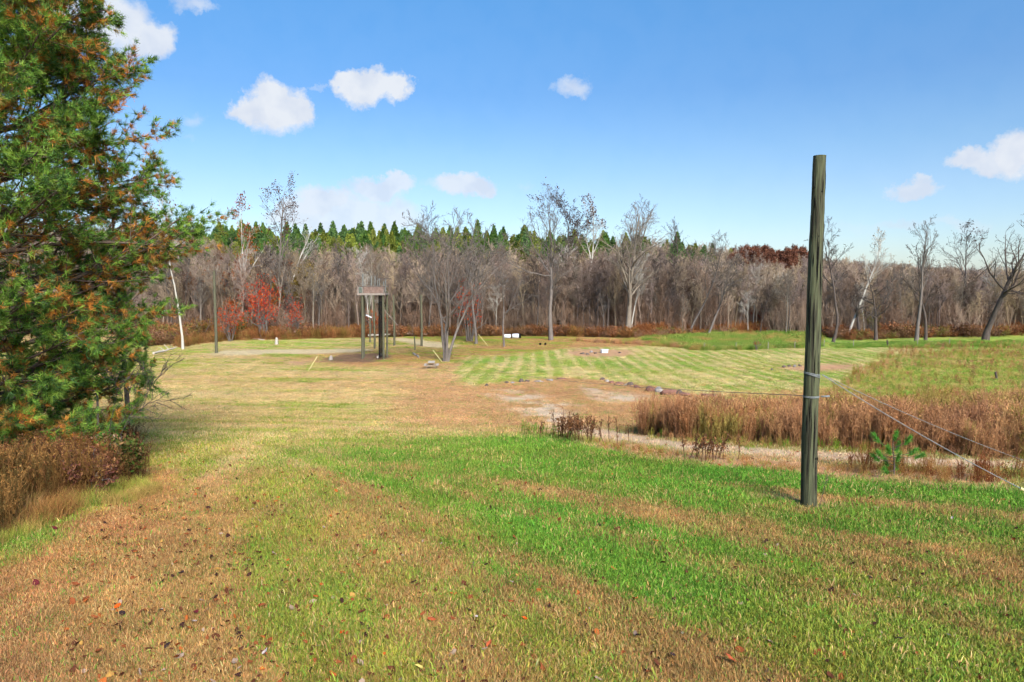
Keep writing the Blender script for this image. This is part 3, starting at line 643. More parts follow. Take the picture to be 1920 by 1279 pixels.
# --- far wood as one mass
def joined(tr, br, leaf=None, barkc=(1, 1, 1)):
    a = Acc()
    for s in (tr, br):
        for V, C in zip(s.V, s.C): pass
    V = np.concatenate(tr.V + br.V); off = sum(len(v) for v in tr.V); F = np.concatenate(tr.F4 + [f + off for f in br.F4]); C = np.concatenate([c_ * .62 for c_ in tr.C] + [br.C[0] * .8] + [c_ * 1.05 for c_ in br.C[1:]]) if br.C else np.concatenate(tr.C)
    n0 = len(V); nf = len(F)
    if leaf is not None: V = np.vstack([V, leaf[0]]); F = np.vstack([F, leaf[1] + n0]); C = np.vstack([C, leaf[2]])
    me = mesh_np('wood_tree', V, F, True, C, MAT['farbark'])
    if leaf is not None:
        me.materials.append(MAT['farleaf']); mi = np.zeros(len(F), np.int32); mi[nf:] = 1; me.polygons.foreach_set('material_index', mi)
    return me
far_m = [joined(tr, br) for tr, br, tips in protos[:5]]
for k in range(2):      # leafy brown oaks
    tr, br, tips = bare_tree(900 + k, 14, .2, clear=.3, limbs=10, spread=.7, limb_len=.4, sub=(6, 4), twig=.03)
    far_m.append(joined(tr, br, leaf_quads(np.random.default_rng(k), tips, 2600, .45, .26, [[1, 1, 1.]])))
def conifer(seed, H=16, rad=3.3, n=3400):
    rng = np.random.default_rng(seed); a = Acc(); V, F = tubes(np.array([[[0, 0, 0], [0, 0, H * .5], [0, 0, H]]]), np.array([[.2, .13, .02]]), 5); a.add(V, F, (.5, .42, .35))
    t = rng.random(n) ** .8; z = H * (.25 + .75 * t); whorl = np.round(z / .8) * .8 + rng.normal(size=n) * .12; az = rng.random(n) * 6.28; lob = .65 + .5 * vnoise(az * 2.2, whorl * 1.1, seed)
    r = rad * (1 - t ** 2.6) ** .8 * lob * rng.random(n) ** .45 + .1; P = np.column_stack([np.cos(az) * r, np.sin(az) * r, whorl - .12 * r])
    V, F, C = leaf_quads(rng, P, n, .12, .36, [[1.1, 1.1, 1.], [.8, .85, .8], [1.3, 1.2, .9]], .45); b = joined(a, Acc_dummy(), (V, F, C)); return b
class Acc_dummy:
    V = []; F4 = []; C = []
def thicket(seed):
    rg = np.random.default_rng(seed); a = Acc(); m = 34; P = rg.normal(size=(m, 3)) * np.array([1.3, 1.3, 0]); D = np.column_stack([rg.normal(size=(m, 2)) * .16, np.ones(m)]); D /= np.linalg.norm(D, axis=1, keepdims=True); L = 5.5 * (.5 + .7 * rg.random(m))
    ch, rd = grow(rg, P, D, L, np.full(m, .045), 7, .07, .01, .35); V, F = tubes(ch, rd, 3); a.add(V, F, 1.1)
    P, D, L2, r = kids(rg, ch, rd, L, 9, .25, .98, .55, .3, .7); ch, rd = grow(rg, P, D, L2, np.maximum(r, .022), 4, .12, .04, .6); V, F = tubes(ch, rd, 3); a.add(V, F, 1.0)
    P, D, L3, r = kids(rg, ch, rd, L2, 3, .3, .98, .6, .5, .8); ch, rd = grow(rg, P, D, L3, np.maximum(r, .018), 3, .12, .04, .7); V, F = tubes(ch, rd, 3); a.add(V, F, .95)
    return a.mesh('thicket', MAT['farbark'])
far_m += [conifer(31), conifer(32, 15, 3.8), conifer(33, 17, 2.9)]
far_m += [thicket(41), thicket(42), thicket(43)]
farc = hidden_collection('wood_tree', far_m)
n = 9500; th = rng.uniform(-.95, .95, n); y = 131 + 200 * rng.random(n) ** 1.25; x = th * y
pine = sstep(165, 192, y) * sstep(.33, .05, th) * sstep(-.52, -.40, th) + .08 * sstep(185, 215, y) * sstep(.36, .28, th)
leafy = .24 * (sstep(-.27, -.33, th) * sstep(-.48, -.42, th)) + .6 * sstep(.31, .34, th) * sstep(.44, .41, th) * sstep(195, 210, y)
rv = rng.random(n)
typ = np.where(rv < pine * .93, rng.integers(7, 10, n), np.where(rng.random(n) < leafy, rng.integers(5, 7, n), rng.integers(0, 5, n)))
tint = np.zeros((n, 3))
bc = np.array([s2l(136, 118, 106), s2l(150, 132, 114), s2l(124, 108, 100), s2l(148, 130, 106), s2l(118, 98, 84)]) * 1.36
lf = np.array([s2l(152, 92, 54), s2l(136, 84, 56), s2l(172, 112, 58), s2l(116, 80, 60), s2l(140, 118, 62)]) * 1.0
pc = np.array([s2l(92, 118, 56), s2l(76, 104, 54), s2l(122, 132, 60), s2l(82, 108, 66), s2l(112, 118, 60)]) * .98
tint = np.where((typ < 5)[:, None], bc[rng.integers(0, 5, n)], np.where((typ < 7)[:, None], lf[rng.integers(0, 5, n)], pc[rng.integers(0, 5, n)])) * (.6 + .75 * rng.random((n, 1)))
far_red = (th > .28) & (typ >= 5) & (typ < 7); tint[far_red] = s2l(124, 82, 64) * .85
tk = rng.random(n) < np.where(y < 150, .34, .10); typ = np.where(tk, rng.integers(10, 13, n), typ)
tint[tk] = np.array([s2l(140, 116, 98), s2l(124, 100, 84), s2l(152, 130, 112)])[rng.integers(0, 3, tk.sum())] * 1.15 * (.7 + .5 * rng.random((tk.sum(), 1)))
s = np.where(typ >= 10, .6 + .7 * rng.random(n), 0) + (typ < 10) * np.where(typ < 5, (.56 + .48 * rng.random(n)) * (1 - .2 * sstep(.1, .5, th)), np.where(typ < 7, .6 + .4 * rng.random(n), .72 + .4 * rng.random(n)))
isp = (typ >= 7) & (typ < 10); s = np.stack([np.where(isp, s * .72, s), np.where(isp, s * .72, s), np.where(isp, s * (.68 + .34 * rng.random(n)), s)], -1)
scatter('distant_wood', np.column_stack([x, y, hgt(x, y) - .2]), farc, typ, s, np.stack([rng.normal(size=n) * .03, rng.normal(size=n) * .03, rng.random(n) * 6.28], -1), tint,
        kind='stuff', label='distant mass of bare trees and green pines covering the low hill', category='wood')

# ------------------------------------------------------------------ shrubs, weeds, tall grass
def shrub(seed, H=1.6, stems=16, leafn=220, lsz=.07, leafcol=((1, .8, .6),)):
    rng = np.random.default_rng(seed); a = Acc(); P = rng.normal(size=(stems, 3)) * np.array([.25, .25, 0]); D = np.column_stack([rng.normal(size=(stems, 2)) * .45, np.ones(stems)])
    D /= np.linalg.norm(D, axis=1, keepdims=True); L = H * (.6 + .5 * rng.random(stems)); ch, rd = grow(rng, P, D, L, np.full(stems, .016), 5, .12, .02, .5); V, F = tubes(ch, rd, 3); a.add(V, F, (.75, .75, .75))
    P, D, L, r = kids(rng, ch, rd, L, 6, .25, .98, .6, .45, .8); ch, rd = grow(rng, P, D, L, np.maximum(r, .009), 4, .15, .02, .6); V, F = tubes(ch, rd, 3); a.add(V, F, (.7, .7, .7)); tips = ch[:, -1]
    T = np.concatenate([tips, ch[:, 2]]); V, F, C = leaf_quads(rng, T, leafn, .08, lsz, leafcol); a.add(V, F, C)
    return a
shr_m = [shrub(40 + k, 1.6, 18, 260, .09, [(1, 1, 1), (.8, .75, .7)]).mesh('shrub', MAT['weed'], False) for k in range(4)]
shrc = hidden_collection('undergrowth', shr_m)
n = 2600; th = rng.uniform(-.56, .84, n); y = 124 + 20 * rng.random(n) ** 1.3; x = th * y
ed = np.interp(th, [-.56, -.48, -.42, -.3, -.2, -.1, .05, .14, .2, .42, .5, .6, .84], [106, 112, 119, 124, 126, 127, 128, 125, 122, 134, 118, 124, 130])
y = ed + rng.random(n) ** 1.2 * 22; x = th * y
pal = np.array([s2l(146, 96, 64), s2l(132, 98, 72), s2l(160, 112, 70), s2l(132, 122, 66), s2l(120, 92, 80), s2l(152, 116, 90)]) * 1.0
ti = pal[rng.choice(6, n, p=[.28, .2, .2, .1, .1, .12])] * (.75 + .5 * rng.random((n, 1)))
hs_ = (.3 + .8 * rng.random(n)) * (.35 + 1.5 * fbm(x / 4.0, y / 9, 91, 3)) + .5 * (th < -.25) * rng.random(n)
scatter('woodland_undergrowth', np.column_stack([x, y, hgt(x, y) - .05]), shrc, rng.integers(0, 4, n), np.stack([hs_ * 1.2, hs_ * 1.2, hs_], -1), np.stack([0 * x, 0 * x, rng.random(n) * 6.28], -1), ti,
        kind='stuff', label='rust and brown undergrowth along the foot of the wood', category='undergrowth')
# dry field weeds (goldenrod): tall stalks with feathery tops
def weedp(seed, H=1.5, n=7):
    rng = np.random.default_rng(seed); a = Acc(); P = rng.normal(size=(n, 3)) * np.array([.16, .16, 0]); D = np.column_stack([rng.normal(size=(n, 2)) * .10, np.ones(n)]); D /= np.linalg.norm(D, axis=1, keepdims=True)
    L = H * (.7 + .35 * rng.random(n)); ch, rd = grow(rng, P, D, L, np.full(n, .008), 5, .05, 0, .7); V, F = tubes(ch, rd, 3); a.add(V, F, (.66, .63, .6))
    P2, D2, L2, r2 = kids(rng, ch, rd, L, 9, .45, 1, .5, .2, .9, 0, .4); c2, rd2 = grow(rng, P2, D2, L2, np.full(len(P2), .006), 3, .1, .05, .8); V, F = tubes(c2, rd2, 3); a.add(V, F, (.9, .85, .8))
    V, F, C = leaf_quads(rng, np.concatenate([c2[:, 2], c2[:, 1]]), 150, .035, .03, [(1, 1, 1), (1.15, 1.05, .95), (.8, .75, .7)], .35); a.add(V, F, C)
    V, F, C = leaf_quads(rng, ch[:, 1:4].reshape(-1, 3), 40, .04, .05, [(.7, .7, .6), (.85, .9, .66)], .2); a.add(V, F, C)
    return a
wd_m = [weedp(60 + k).mesh('weed', MAT['weed'], False) for k in range(5)]
tg_m = []
for k in range(4):
    rg = np.random.default_rng(80 + k); V, F4, F3 = blades(rg, 60, .3, .55, .010, .9); c_ = np.repeat(.65 + .7 * rg.random((60, 1)), 5, 0) * np.ones(3); tg_m.append(mesh_np('tall_grass', V, [F4, F3], False, c_, MAT['weed']))
wdc = hidden_collection('field_weed', wd_m + tg_m)
def area(polypx, n, seed):
    P = poly(polypx); r = np.random.default_rng(seed); x0, y0 = P.min(0); x1, y1 = P.max(0)
    x = r.uniform(x0, x1, n); y = r.uniform(y0, y1, n); k = inside(P, x + (fbm(x / 2, y / 2, seed, 2) - .5) * 2.0, y + (fbm(x / 2, y / 2, seed + 1, 2) - .5) * 2.5); return x[k], y[k]
def field(name, parts, label, cat):
    X = []; Y = []; T = []; S = []; I = []
    for (pp, n, cols, s0, s1, kinds, seed) in parts:
        x, y = area(pp, n, seed); r = np.random.default_rng(seed); cols = np.array(cols); m = len(x)
        pt = np.clip((fbm(x / 3, y / 3, seed + 5, 3) - .3) * 2.4 * len(cols), 0, len(cols) - 1).astype(int); pt = np.where(r.random(m) < .35, r.integers(0, len(cols), m), pt)
        X.append(x); Y.append(y); T.append(cols[pt] * (.75 + .5 * r.random((m, 1)))); S.append((s0 + (s1 - s0) * r.random(m)) * (.55 + .9 * fbm(x / 1.6, y / 2.0, seed + 9, 3))); I.append(r.choice(kinds, m))
    x = np.concatenate(X); y = np.concatenate(Y); n = len(x)
    scatter(name, np.column_stack([x, y, hgt(x, y) - .02]), wdc, np.concatenate(I), np.concatenate(S), np.stack([rng.normal(size=n) * .12, rng.normal(size=n) * .12, rng.random(n) * 6.28], -1), np.concatenate(T), kind='stuff', label=label, category=cat)
WB = [s2l(182, 136, 98), s2l(158, 116, 88), s2l(198, 154, 108) * 1.05, s2l(168, 118, 80)]
OL = [s2l(150, 150, 66) * 1.0, s2l(120, 152, 54) * 1.0, s2l(176, 150, 84) * 1.0]
GR = [s2l(136, 166, 70) * .8, s2l(112, 148, 58) * .8, s2l(166, 172, 88) * .85]
W5 = [0, 1, 2, 3, 4]; G4 = [5, 6, 7, 8]
field('dry_weeds', [
  ([(1180,816),(1215,802),(1330,797),(1560,800),(1960,806),(1960,862),(1700,848),(1450,834),(1290,822)], 7500, WB + [s2l(168,150,84)], .32, .88, W5, 201),
  ([(1560,790),(1960,786),(1960,808),(1560,803)], 2200, WB + [OL[0]], .4, .8, W5, 202),
  ([(1190,822),(1300,835),(1600,850),(1960,866),(1960,850),(1600,838),(1300,818)], 1500, WB + OL, .12, .26, G4 + W5, 203)],
  'tall brown goldenrod weeds beyond the gravel track', 'weeds')
field('rough_meadow', [
  ([(1545,745),(1600,700),(1680,668),(1760,660),(1960,660),(1960,790),(1560,780)], 26000, OL + OL + GR + [WB[2], s2l(200,172,108)], .28, .55, G4, 211),
  ([(1545,745),(1600,700),(1680,655),(1760,648),(1960,645),(1960,668),(1700,676),(1620,720)], 9000, WB + OL + [WB[2], s2l(196,168,112)], .3, .62, W5 + G4, 212),
  ([(1640,680),(1960,680),(1960,760),(1560,770)], 500, WB, .35, .6, W5, 213),
  ([(1360,742),(1420,735),(1560,728),(1620,732),(1560,760),(1400,765)], 1500, WB + [s2l(200,168,110)] * 3, .3, .5, G4, 214)],
  'rough meadow of green and tan grass on the right hand field', 'grass')
field('green_strip', [
  ([(1185,640),(1260,627),(1535,622),(1535,650),(1480,653),(1320,658)], 30000, GR + [GR[1], s2l(176,140,84)*1.0], .9, 1.4, G4, 221),
  ([(1060,640),(1180,640),(1330,652),(1340,657),(1180,645)], 4500, WB + OL, .7, 1.2, G4, 222),
  ([(1560,645),(1960,640),(1960,652),(1560,652)], 9000, GR, .4, .8, G4, 223),
  ([(1180,632),(1250,618),(1600,614),(1960,616),(1960,628),(1600,626),(1260,628)], 30000, [s2l(166,108,66)*.9, s2l(150,98,66)*.9, s2l(174,124,78)*.9], .7, 1.5, G4 + W5, 224),
  ([(330,652),(420,640),(640,634),(900,628),(1100,632),(1100,622),(640,624),(330,636)], 22000, [s2l(158,106,68)*.9, s2l(146,118,66)*.9, s2l(166,124,80)*.9], .7, 1.3, G4 + W5, 225)],
  'long grass in green and rust bands before the wood', 'grass')
field('track_verge', [
  ([(1010,812),(1130,828),(1260,853),(1420,868),(1600,882),(1960,902),(1960,918),(1600,895),(1400,880),(1240,862),(1100,838),(1020,822)], 1700, [s2l(196,150,88)*.72, s2l(182,126,74)*.72, OL[0], GR[0]], .15, .38, G4, 231),
  ([(1075,800),(1300,834),(1600,860),(1960,880),(1960,893),(1600,874),(1300,850),(1080,815)], 260, [s2l(190,140,84)*.72, s2l(170,112,70)*.72], .1, .25, G4, 232),
  ([(1620,878),(1960,892),(1960,905),(1620,890)], 350, [s2l(190,140,84)*.72, s2l(150,92,60)*.72], .25, .45, G4 + W5, 233)],
  'tan and green fringe of grass along the gravel track', 'grass')
field('bank_brush', [
  ([(-120,1040),(0,1010),(90,965),(180,925),(236,895),(215,868),(130,850),(-60,880)], 5600, [s2l(150,106,70)*.68, s2l(132,92,66)*.68, s2l(164,124,74)*.68, s2l(120,100,60)*.68], .35, .7, W5 + G4, 241),
  ([(-150,1060),(0,1022),(110,970),(220,930),(265,900),(255,880),(180,905),(60,955),(-100,1000)], 450, [s2l(156,120,78)*1.0, s2l(156,112,66)*1.0, s2l(150,150,66)*1.0], .35, .6, G4, 242),
  ([(-150,1090),(0,1060),(150,990),(250,930),(262,910),(150,960),(0,1020)], 500, [GR[1], OL[0], s2l(170,140,80)*1.0], .25, .45, G4, 243)],
  'dry brown brush along the left edge beneath the pine', 'brush')

# individual clumps by the track
def clump(label, px, py, H, cols, seed, n=16, W=.35):
    p = at(px, py); rg = np.random.default_rng(seed); a = Acc(); P = rg.normal(size=(n, 3)) * np.array([W, W * .5, 0]); D = np.column_stack([rg.normal(size=(n, 2)) * .16, np.ones(n)]); D /= np.linalg.norm(D, axis=1, keepdims=True); L = H * (.6 + .45 * rg.random(n))
    ch, rd = grow(rg, P, D, L, np.full(n, .012), 6, .06, 0, .6); V, F = tubes(ch, rd, 3); a.add(V, F, cols[0] * .8)
    P2, D2, L2, r2 = kids(rg, ch, rd, L, 8, .35, 1, .45, .25, .9); c2, r2 = grow(rg, P2, D2, L2, np.full(len(P2), .008), 3, .1, .05, .7); V, F = tubes(c2, r2, 3); a.add(V, F, cols[0])
    b = Acc(); V, F, C = leaf_quads(rg, np.concatenate([c2[:, 2], c2[:, 1]]), 420, .05, .045, cols, .35); b.add(V, F, C)
    t = thing('weed_clump', label, 'weeds', tuple(p), 0, 'weed clumps by the start of the track'); a.obj('stems', MAT['leaf'], t, False, kind='stuff'); b.obj('seed_heads', MAT['leaf'], t, False, kind='stuff')
DK = [s2l(120, 84, 62) * .7, s2l(142, 98, 66) * .7, s2l(170, 118, 76) * .7]
clump('dark feathery weed clump left of the gravel track start', 1062, 824, 1.0, DK, 1)
clump('sparse thin weed stems between the two darker clumps', 1083, 826, .8, DK[1:], 2, 7, .15)
clump('brown bushy weed clump in the middle of the track start', 1112, 831, .9, DK, 3)
clump('green and tan tuft at the top of the green slope', 1010, 818, .45, [s2l(150, 176, 80) * .7, s2l(190, 160, 90) * .7], 4, 26, .5)
clump('rusty low weed clump beside the gravel track right of the middle', 1340, 862, .7, DK, 5, 16, .4)

# leafy bushes as individuals
def bush(label, px, py, Wpx, Hpx, cols, seed, n=1500, bark='bark_grey', lsz=.11, name='bush', cat='bush', Y=None, zb=0.0, group=None, trunk=True):
    p = at(px, py) if Y is None else np.array([seen(px, py, Y)[0], Y, float(hgt(seen(px, py, Y)[0], Y))])
    H = Hpx / FPX * p[1]; W = Wpx / FPX * p[1] * .5; rg = np.random.default_rng(seed); stems = 9
    a = Acc(); D = np.column_stack([rg.normal(size=(stems, 2)) * .5 * W / H, np.ones(stems)]); D /= np.linalg.norm(D, axis=1, keepdims=True); L = H * (.65 + .35 * rg.random(stems))
    ch, rd = grow(rg, rg.normal(size=(stems, 3)) * np.array([.1, .1, 0]) * H * .3, D, L, np.full(stems, max(.02, H * .010)), 6, .12, .02, .4); V, F = tubes(ch, rd, 4); a.add(V, F)
    P, D, L, r = kids(rg, ch, rd, L, 8, .2, .98, .7, .42, .6); ch, rd = grow(rg, P, D, L, np.maximum(r, .012), 4, .15, .02, .5); V, F = tubes(ch, rd, 3); a.add(V, F)
    T = np.concatenate([ch[:, 3], ch[:, 2]]); T = T[T[:, 2] > H * zb]; T[:, 0] = np.clip(T[:, 0], -W * 1.15, W * 1.15)
    V, F, C = leaf_quads(rg, T, n, H * .06, lsz, cols); b = Acc(); b.add(V, F, C)
    t = thing(name, label, cat, tuple(p), 0, group); a.obj('branches', MAT[bark], t); b.obj('leaves', MAT['leaf'], t, False, kind='stuff'); return t
RED = [s2l(206, 70, 40) * .85, s2l(172, 46, 40) * .85, s2l(222, 104, 48) * .85]
ORG = [s2l(216, 96, 50) * .85, s2l(196, 74, 46) * .85, s2l(170, 84, 44) * .85]
bush('bright red maple bush at the wood edge, largest of the red ones', 492, 636, 44, 110, RED, 21, 1600, lsz=.16, zb=.15)
bush('orange bush low at the wood edge just right of the thin pole', 430, 640, 26, 74, ORG, 22, 750, lsz=.15)
bush('dark red bush right of the largest red one', 545, 622, 20, 95, [s2l(150, 40, 48) * .85, s2l(120, 44, 50) * .85, RED[0]], 23, 650, lsz=.15)
bush('orange leaved bush right of the dark red one', 556, 634, 18, 78, ORG + RED[:1], 24, 500, lsz=.15)
bush('narrow column of red leaves behind the slim straight grey tree', 880, 640, 18, 112, RED, 25, 800, lsz=.15, zb=.3)
bush('small maroon bush in the rust grass behind the green strip', 1416, 622, 22, 52, [s2l(140, 40, 56) * .8, s2l(160, 70, 40) * .8], 26, 500, lsz=.14)
bush('small brown topped sapling at the edge of the green strip', 1418, 657, 20, 20, [s2l(150, 84, 54) * .8], 27, 90, lsz=.10, zb=.6)
bush('dim red bush behind the wooden tower', 736, 618, 26, 90, [s2l(130, 52, 42) * .8, s2l(160, 70, 48) * .8], 28, 420, lsz=.15)
bush('dark green bush seen under the tower', 722, 626, 30, 60, [s2l(84, 108, 50) * .7, s2l(70, 92, 44) * .7], 29, 600, lsz=.15)
bush('rust coloured bush behind the tower legs', 700, 632, 40, 50, [s2l(184, 104, 62) * .8, s2l(160, 92, 58) * .8], 30, 700, lsz=.15)
bush('olive bush right of the thick dark tree at the right', 1630, 632, 26, 52, [s2l(120, 112, 56) * .7, s2l(150, 134, 60) * .7], 31, 500, lsz=.14)
bush('olive bush at the wood edge left of the thin pole', 380, 640, 40, 44, [s2l(130, 110, 54) * .7, s2l(150, 100, 56) * .7], 32, 700, lsz=.15)
bush('olive green bush at the wood edge right of the thin pole', 452, 634, 44, 40, [s2l(128, 120, 56) * .7, s2l(150, 124, 60) * .7], 33, 700, lsz=.15)
bush('rounded green bush at the right end of the left brush', 232, 905, 52, 92, [s2l(78, 104, 42) * .7, s2l(112, 116, 56) * .7, s2l(150, 116, 76) * .7], 34, 2600, lsz=.045, zb=.4)
bush('reddish brown twiggy bush under the low green pine bough', 165, 935, 110, 90, [s2l(150, 92, 76) * .7, s2l(120, 76, 66) * .7, s2l(170, 120, 84) * .7], 35, 2200, lsz=.035)
bush('tan twiggy bush with pale leaves below the pine', 195, 910, 60, 95, [s2l(178, 150, 124) * .7, s2l(150, 116, 84) * .7], 36, 1000, lsz=.035)
bush('brown leafy bush in the lower left corner brush', 30, 930, 110, 90, [s2l(140, 100, 66) * .7, s2l(112, 82, 56) * .7, s2l(160, 126, 70) * .7], 37, 2400, lsz=.04)

# ------------------------------------------------------------------ pines
def needle_fans(rng, P, D, n, L, w, cols):
    """n needles at each point P, spraying about direction D"""
    Mn = len(P); d = D[:, None] * .9 + rng.normal(size=(Mn, n, 3)) * .55; d /= np.linalg.norm(d, axis=2, keepdims=True)
    d[..., 2] -= .10; l = L * (.7 + .5 * rng.random((Mn, n, 1))); s = np.cross(d, rng.normal(size=(Mn, n, 3))); s /= np.linalg.norm(s, axis=2, keepdims=True)
    p = P[:, None] + rng.normal(size=(Mn, n, 3)) * .015
    V = np.stack([p - s * w / 2, p + s * w / 2, p + d * l], 2).reshape(-1, 3); F = np.arange(Mn * n * 3).reshape(-1, 3)
    c = np.repeat(cols[:, None] * (.65 + .7 * rng.random((Mn, n, 1))), 3, 1).reshape(-1, 3) if False else np.repeat((cols[:, None] * (.65 + .7 * rng.random((Mn, n, 1)))).reshape(-1, 3), 3, 0)
    return V, F, c
def pine(label, loc, H, prof, seed, whorl=.55, per=5, sub=9, tw=5, n=13, L=.17, w=.013, rust=.4, z0=.7, r0=.2, name='pine_tree', cull=False):
    rg = np.random.default_rng(seed); t = thing(name, label, 'pine tree', tuple(loc)); tr = Acc()
    ch = np.array([[[0.12 * math.sin(k * .7), .1 * math.cos(k), H * k / 9] for k in range(10)]]); rd = np.array([np.linspace(r0, .03, 10)]); V, F = tubes(ch, rd, 10); tr.add(V, F); tr.obj('trunk', MAT['pinebark'], t)
    zs = np.arange(z0, H - .2, whorl); zz = np.repeat(zs, per) + rg.normal(size=len(zs) * per) * .15; m = len(zz); az = rg.random(m) * 6.28
    if cull:
        kp = (np.cos(az - .35 * (-1)) > -.25) | (rg.random(m) < .2); zz = zz[kp]; az = az[kp]; m = len(zz)
    Ls = np.interp(zz, prof[0], prof[1]) * (.72 + .42 * rg.random(m)); el = np.interp(zz / H, [0, .3, 1], [.02, .22, .8])
    D = np.column_stack([np.cos(az) * np.cos(el), np.sin(az) * np.cos(el), np.sin(el)]); P = np.column_stack([np.zeros(m), np.zeros(m), zz])
    ch, rd = grow(rg, P, D, Ls, .012 + .012 * Ls, 9, .07, .018, .2); V, F = tubes(ch, rd, 5); br = Acc(); br.add(V, F)
    P, D, L2, r = kids(rg, ch, rd, Ls, sub, .22, 1.0, .75, .34, .55, .5, .45); D[:, 2] += .1; c2, r2 = grow(rg, P, D, np.maximum(L2, .25), np.maximum(r, .007), 5, .08, .04, .5); V, F = tubes(c2, r2, 3); br.add(V, F)
    P, D, L3, r = kids(rg, c2, r2, np.maximum(L2, .25), tw, .25, 1.0, .6, .45, .7, .2, .3); D[:, 2] += .25; c3, r3 = grow(rg, P, D, np.maximum(L3, .14), np.maximum(r * .8, .005), 3, .08, .05, .6); V, F = tubes(c3, r3, 3); br.add(V, F)
    br.obj('branches', MAT['pinebark'], t)
    Pn = []; Dn = []; age = []
    for c_, ks in ((c3, (1, 2)), (c2, (2, 3, 4)), (ch, (7, 8))):
        for k in ks:
            d = c_[:, k] - c_[:, k - 1]; d /= np.linalg.norm(d, axis=1, keepdims=True) + 1e-9; Pn.append(c_[:, k]); Dn.append(d); age.append(np.full(len(d), 0. if k == c_.shape[1] - 1 else 1.))
    Pn = np.concatenate(Pn); Dn = np.concatenate(Dn); age = np.concatenate(age)
    cl = fbm(Pn[:, 0] / .9 + Pn[:, 2] * .7, Pn[:, 1] / .9 + Pn[:, 2] * .9, seed, 3)
    green = np.array([s2l(98, 132, 46), s2l(76, 108, 40), s2l(124, 150, 58), s2l(62, 90, 42)])[rg.integers(0, 4, len(Pn))] * 1.2
    rst = np.array([s2l(176, 112, 44), s2l(150, 100, 46), s2l(194, 132, 58), s2l(134, 112, 52)])[rg.integers(0, 4, len(Pn))] * 1.1
    isr = rg.random(len(Pn)) < rust * (.35 + .9 * age) * sstep(.40, .60, cl) * 1.7
    V, F, C = needle_fans(rg, Pn, Dn, n, L, w, np.where(isr[:, None], rst, green)); b = Acc(); b.add(V, F, C); b.obj('needles', MAT['needle'], t, False, kind='stuff')
    return t
pp = seen(-25, 800, 15.5)
PZ = float(hgt(pp[0], 15.5))
pine('large pine with browning inner needles filling the left edge', (pp[0], 15.5, PZ), 17, ([0, 1, 2, 3.2, 4, 5, 6.2, 8, 10, 12, 17], [2.5, 2.7, 3.1, 3.7, 4.6, 4.1, 3.4, 3.4, 2.9, 2.6, 1.2]), 3, whorl=.35, per=7, sub=12, tw=6, n=22, L=.165, w=.0145, z0=.3, cull=True)
q2 = seen(-150, 800, 21); pine('second pine behind the large one at the left edge', (q2[0], 21, float(hgt(q2[0], 21))), 14, ([0, 3, 6, 14], [4.2, 4.6, 4, .6]), 5, whorl=.6, per=6, sub=9, tw=4, n=11, L=.22, w=.026, cull=True)
q3 = seen(236, 800, 27); pine('thin sparse pine behind the large pine', (q3[0], 27, float(hgt(q3[0], 27))), 10.2, ([0, 4, 7, 10.2], [.9, 1.5, 1.5, .5]), 7, whorl=.8, per=3, sub=5, tw=3, n=10, w=.02, rust=.3, z0=2.5, r0=.1)
q4 = at(1676, 893); rg = np.random.default_rng(12)
t = thing('pine_seedling', 'small green pine seedling beside the gravel track', 'pine seedling', tuple(q4)); tr = Acc(); top4 = seen(1674, 822, q4[1]) - q4
stem = np.array([[0, 0, -.05], top4 * .33 + [.02, 0, 0], top4 * .66, top4]); V, F = tubes(stem[None], np.array([[.02, .017, .013, .008]]), 7); tr.add(V, F); Pn = []; Dn = []; nb = Acc()
for (px, py, st_) in ((1674, 812, .9), (1650, 822, .7), (1697, 820, .75), (1707, 842, .55), (1645, 848, .5), (1660, 838, .6), (1688, 836, .7), (1651, 876, .15), (1668, 866, .3), (1690, 872, .2), (1716, 848, .5), (1640, 856, .4), (1676, 850, .5)):
    e_ = seen(px, py, q4[1]) - q4; e_[1] = rg.uniform(-.25, .25); b_ = top4 * st_; m_ = (b_ + e_) / 2 + [0, 0, -.04]; L_ = np.array([b_, m_, e_]); V, F = tubes(L_[None], np.array([[.009, .007, .005]]), 5); tr.add(V, F)
    d_ = e_ - m_; d_[2] += .12; d_ /= np.linalg.norm(d_)
    for f_ in np.linspace(-.16, .04, 9): Pn.append(e_ + d_ * f_); Dn.append(d_)
tr.obj('trunk', MAT['pinebark'], t); Pn = np.array(Pn); gr4 = np.tile(s2l(84, 138, 48) * 1.2, (len(Pn), 1)); V, F, C = needle_fans(rg, Pn, np.array(Dn), 26, .12, .009, gr4); nb.add(V, F, C); nb.obj('needles', MAT['needle'], t, False, kind='stuff')
# bare shrub with dark arching twigs under the pine
def twiggy(label, base, top, seed, bark='bark_dark', rad=.035, name='bare_shrub', cat='shrub', **k):
    H = top[2] - base[2]; tr, br, tips = bare_tree(seed, H, rad, ((top[0] - base[0]) / H, 0), **k); return make_tree(label, tuple(base), bark, tr, br, name=name, cat=cat)
b0 = seen(185, 860, 16.5); b0[2] = float(hgt(b0[0], 16.5)); twiggy('leaning bare shrub with fine dark twigs under the pine', b0, seen(262, 640, 16.5), 61, clear=.25, limbs=9, spread=.7, limb_len=.6, sub=(5, 4), twig=.006, up=.02, trunks=2, fork=.25)

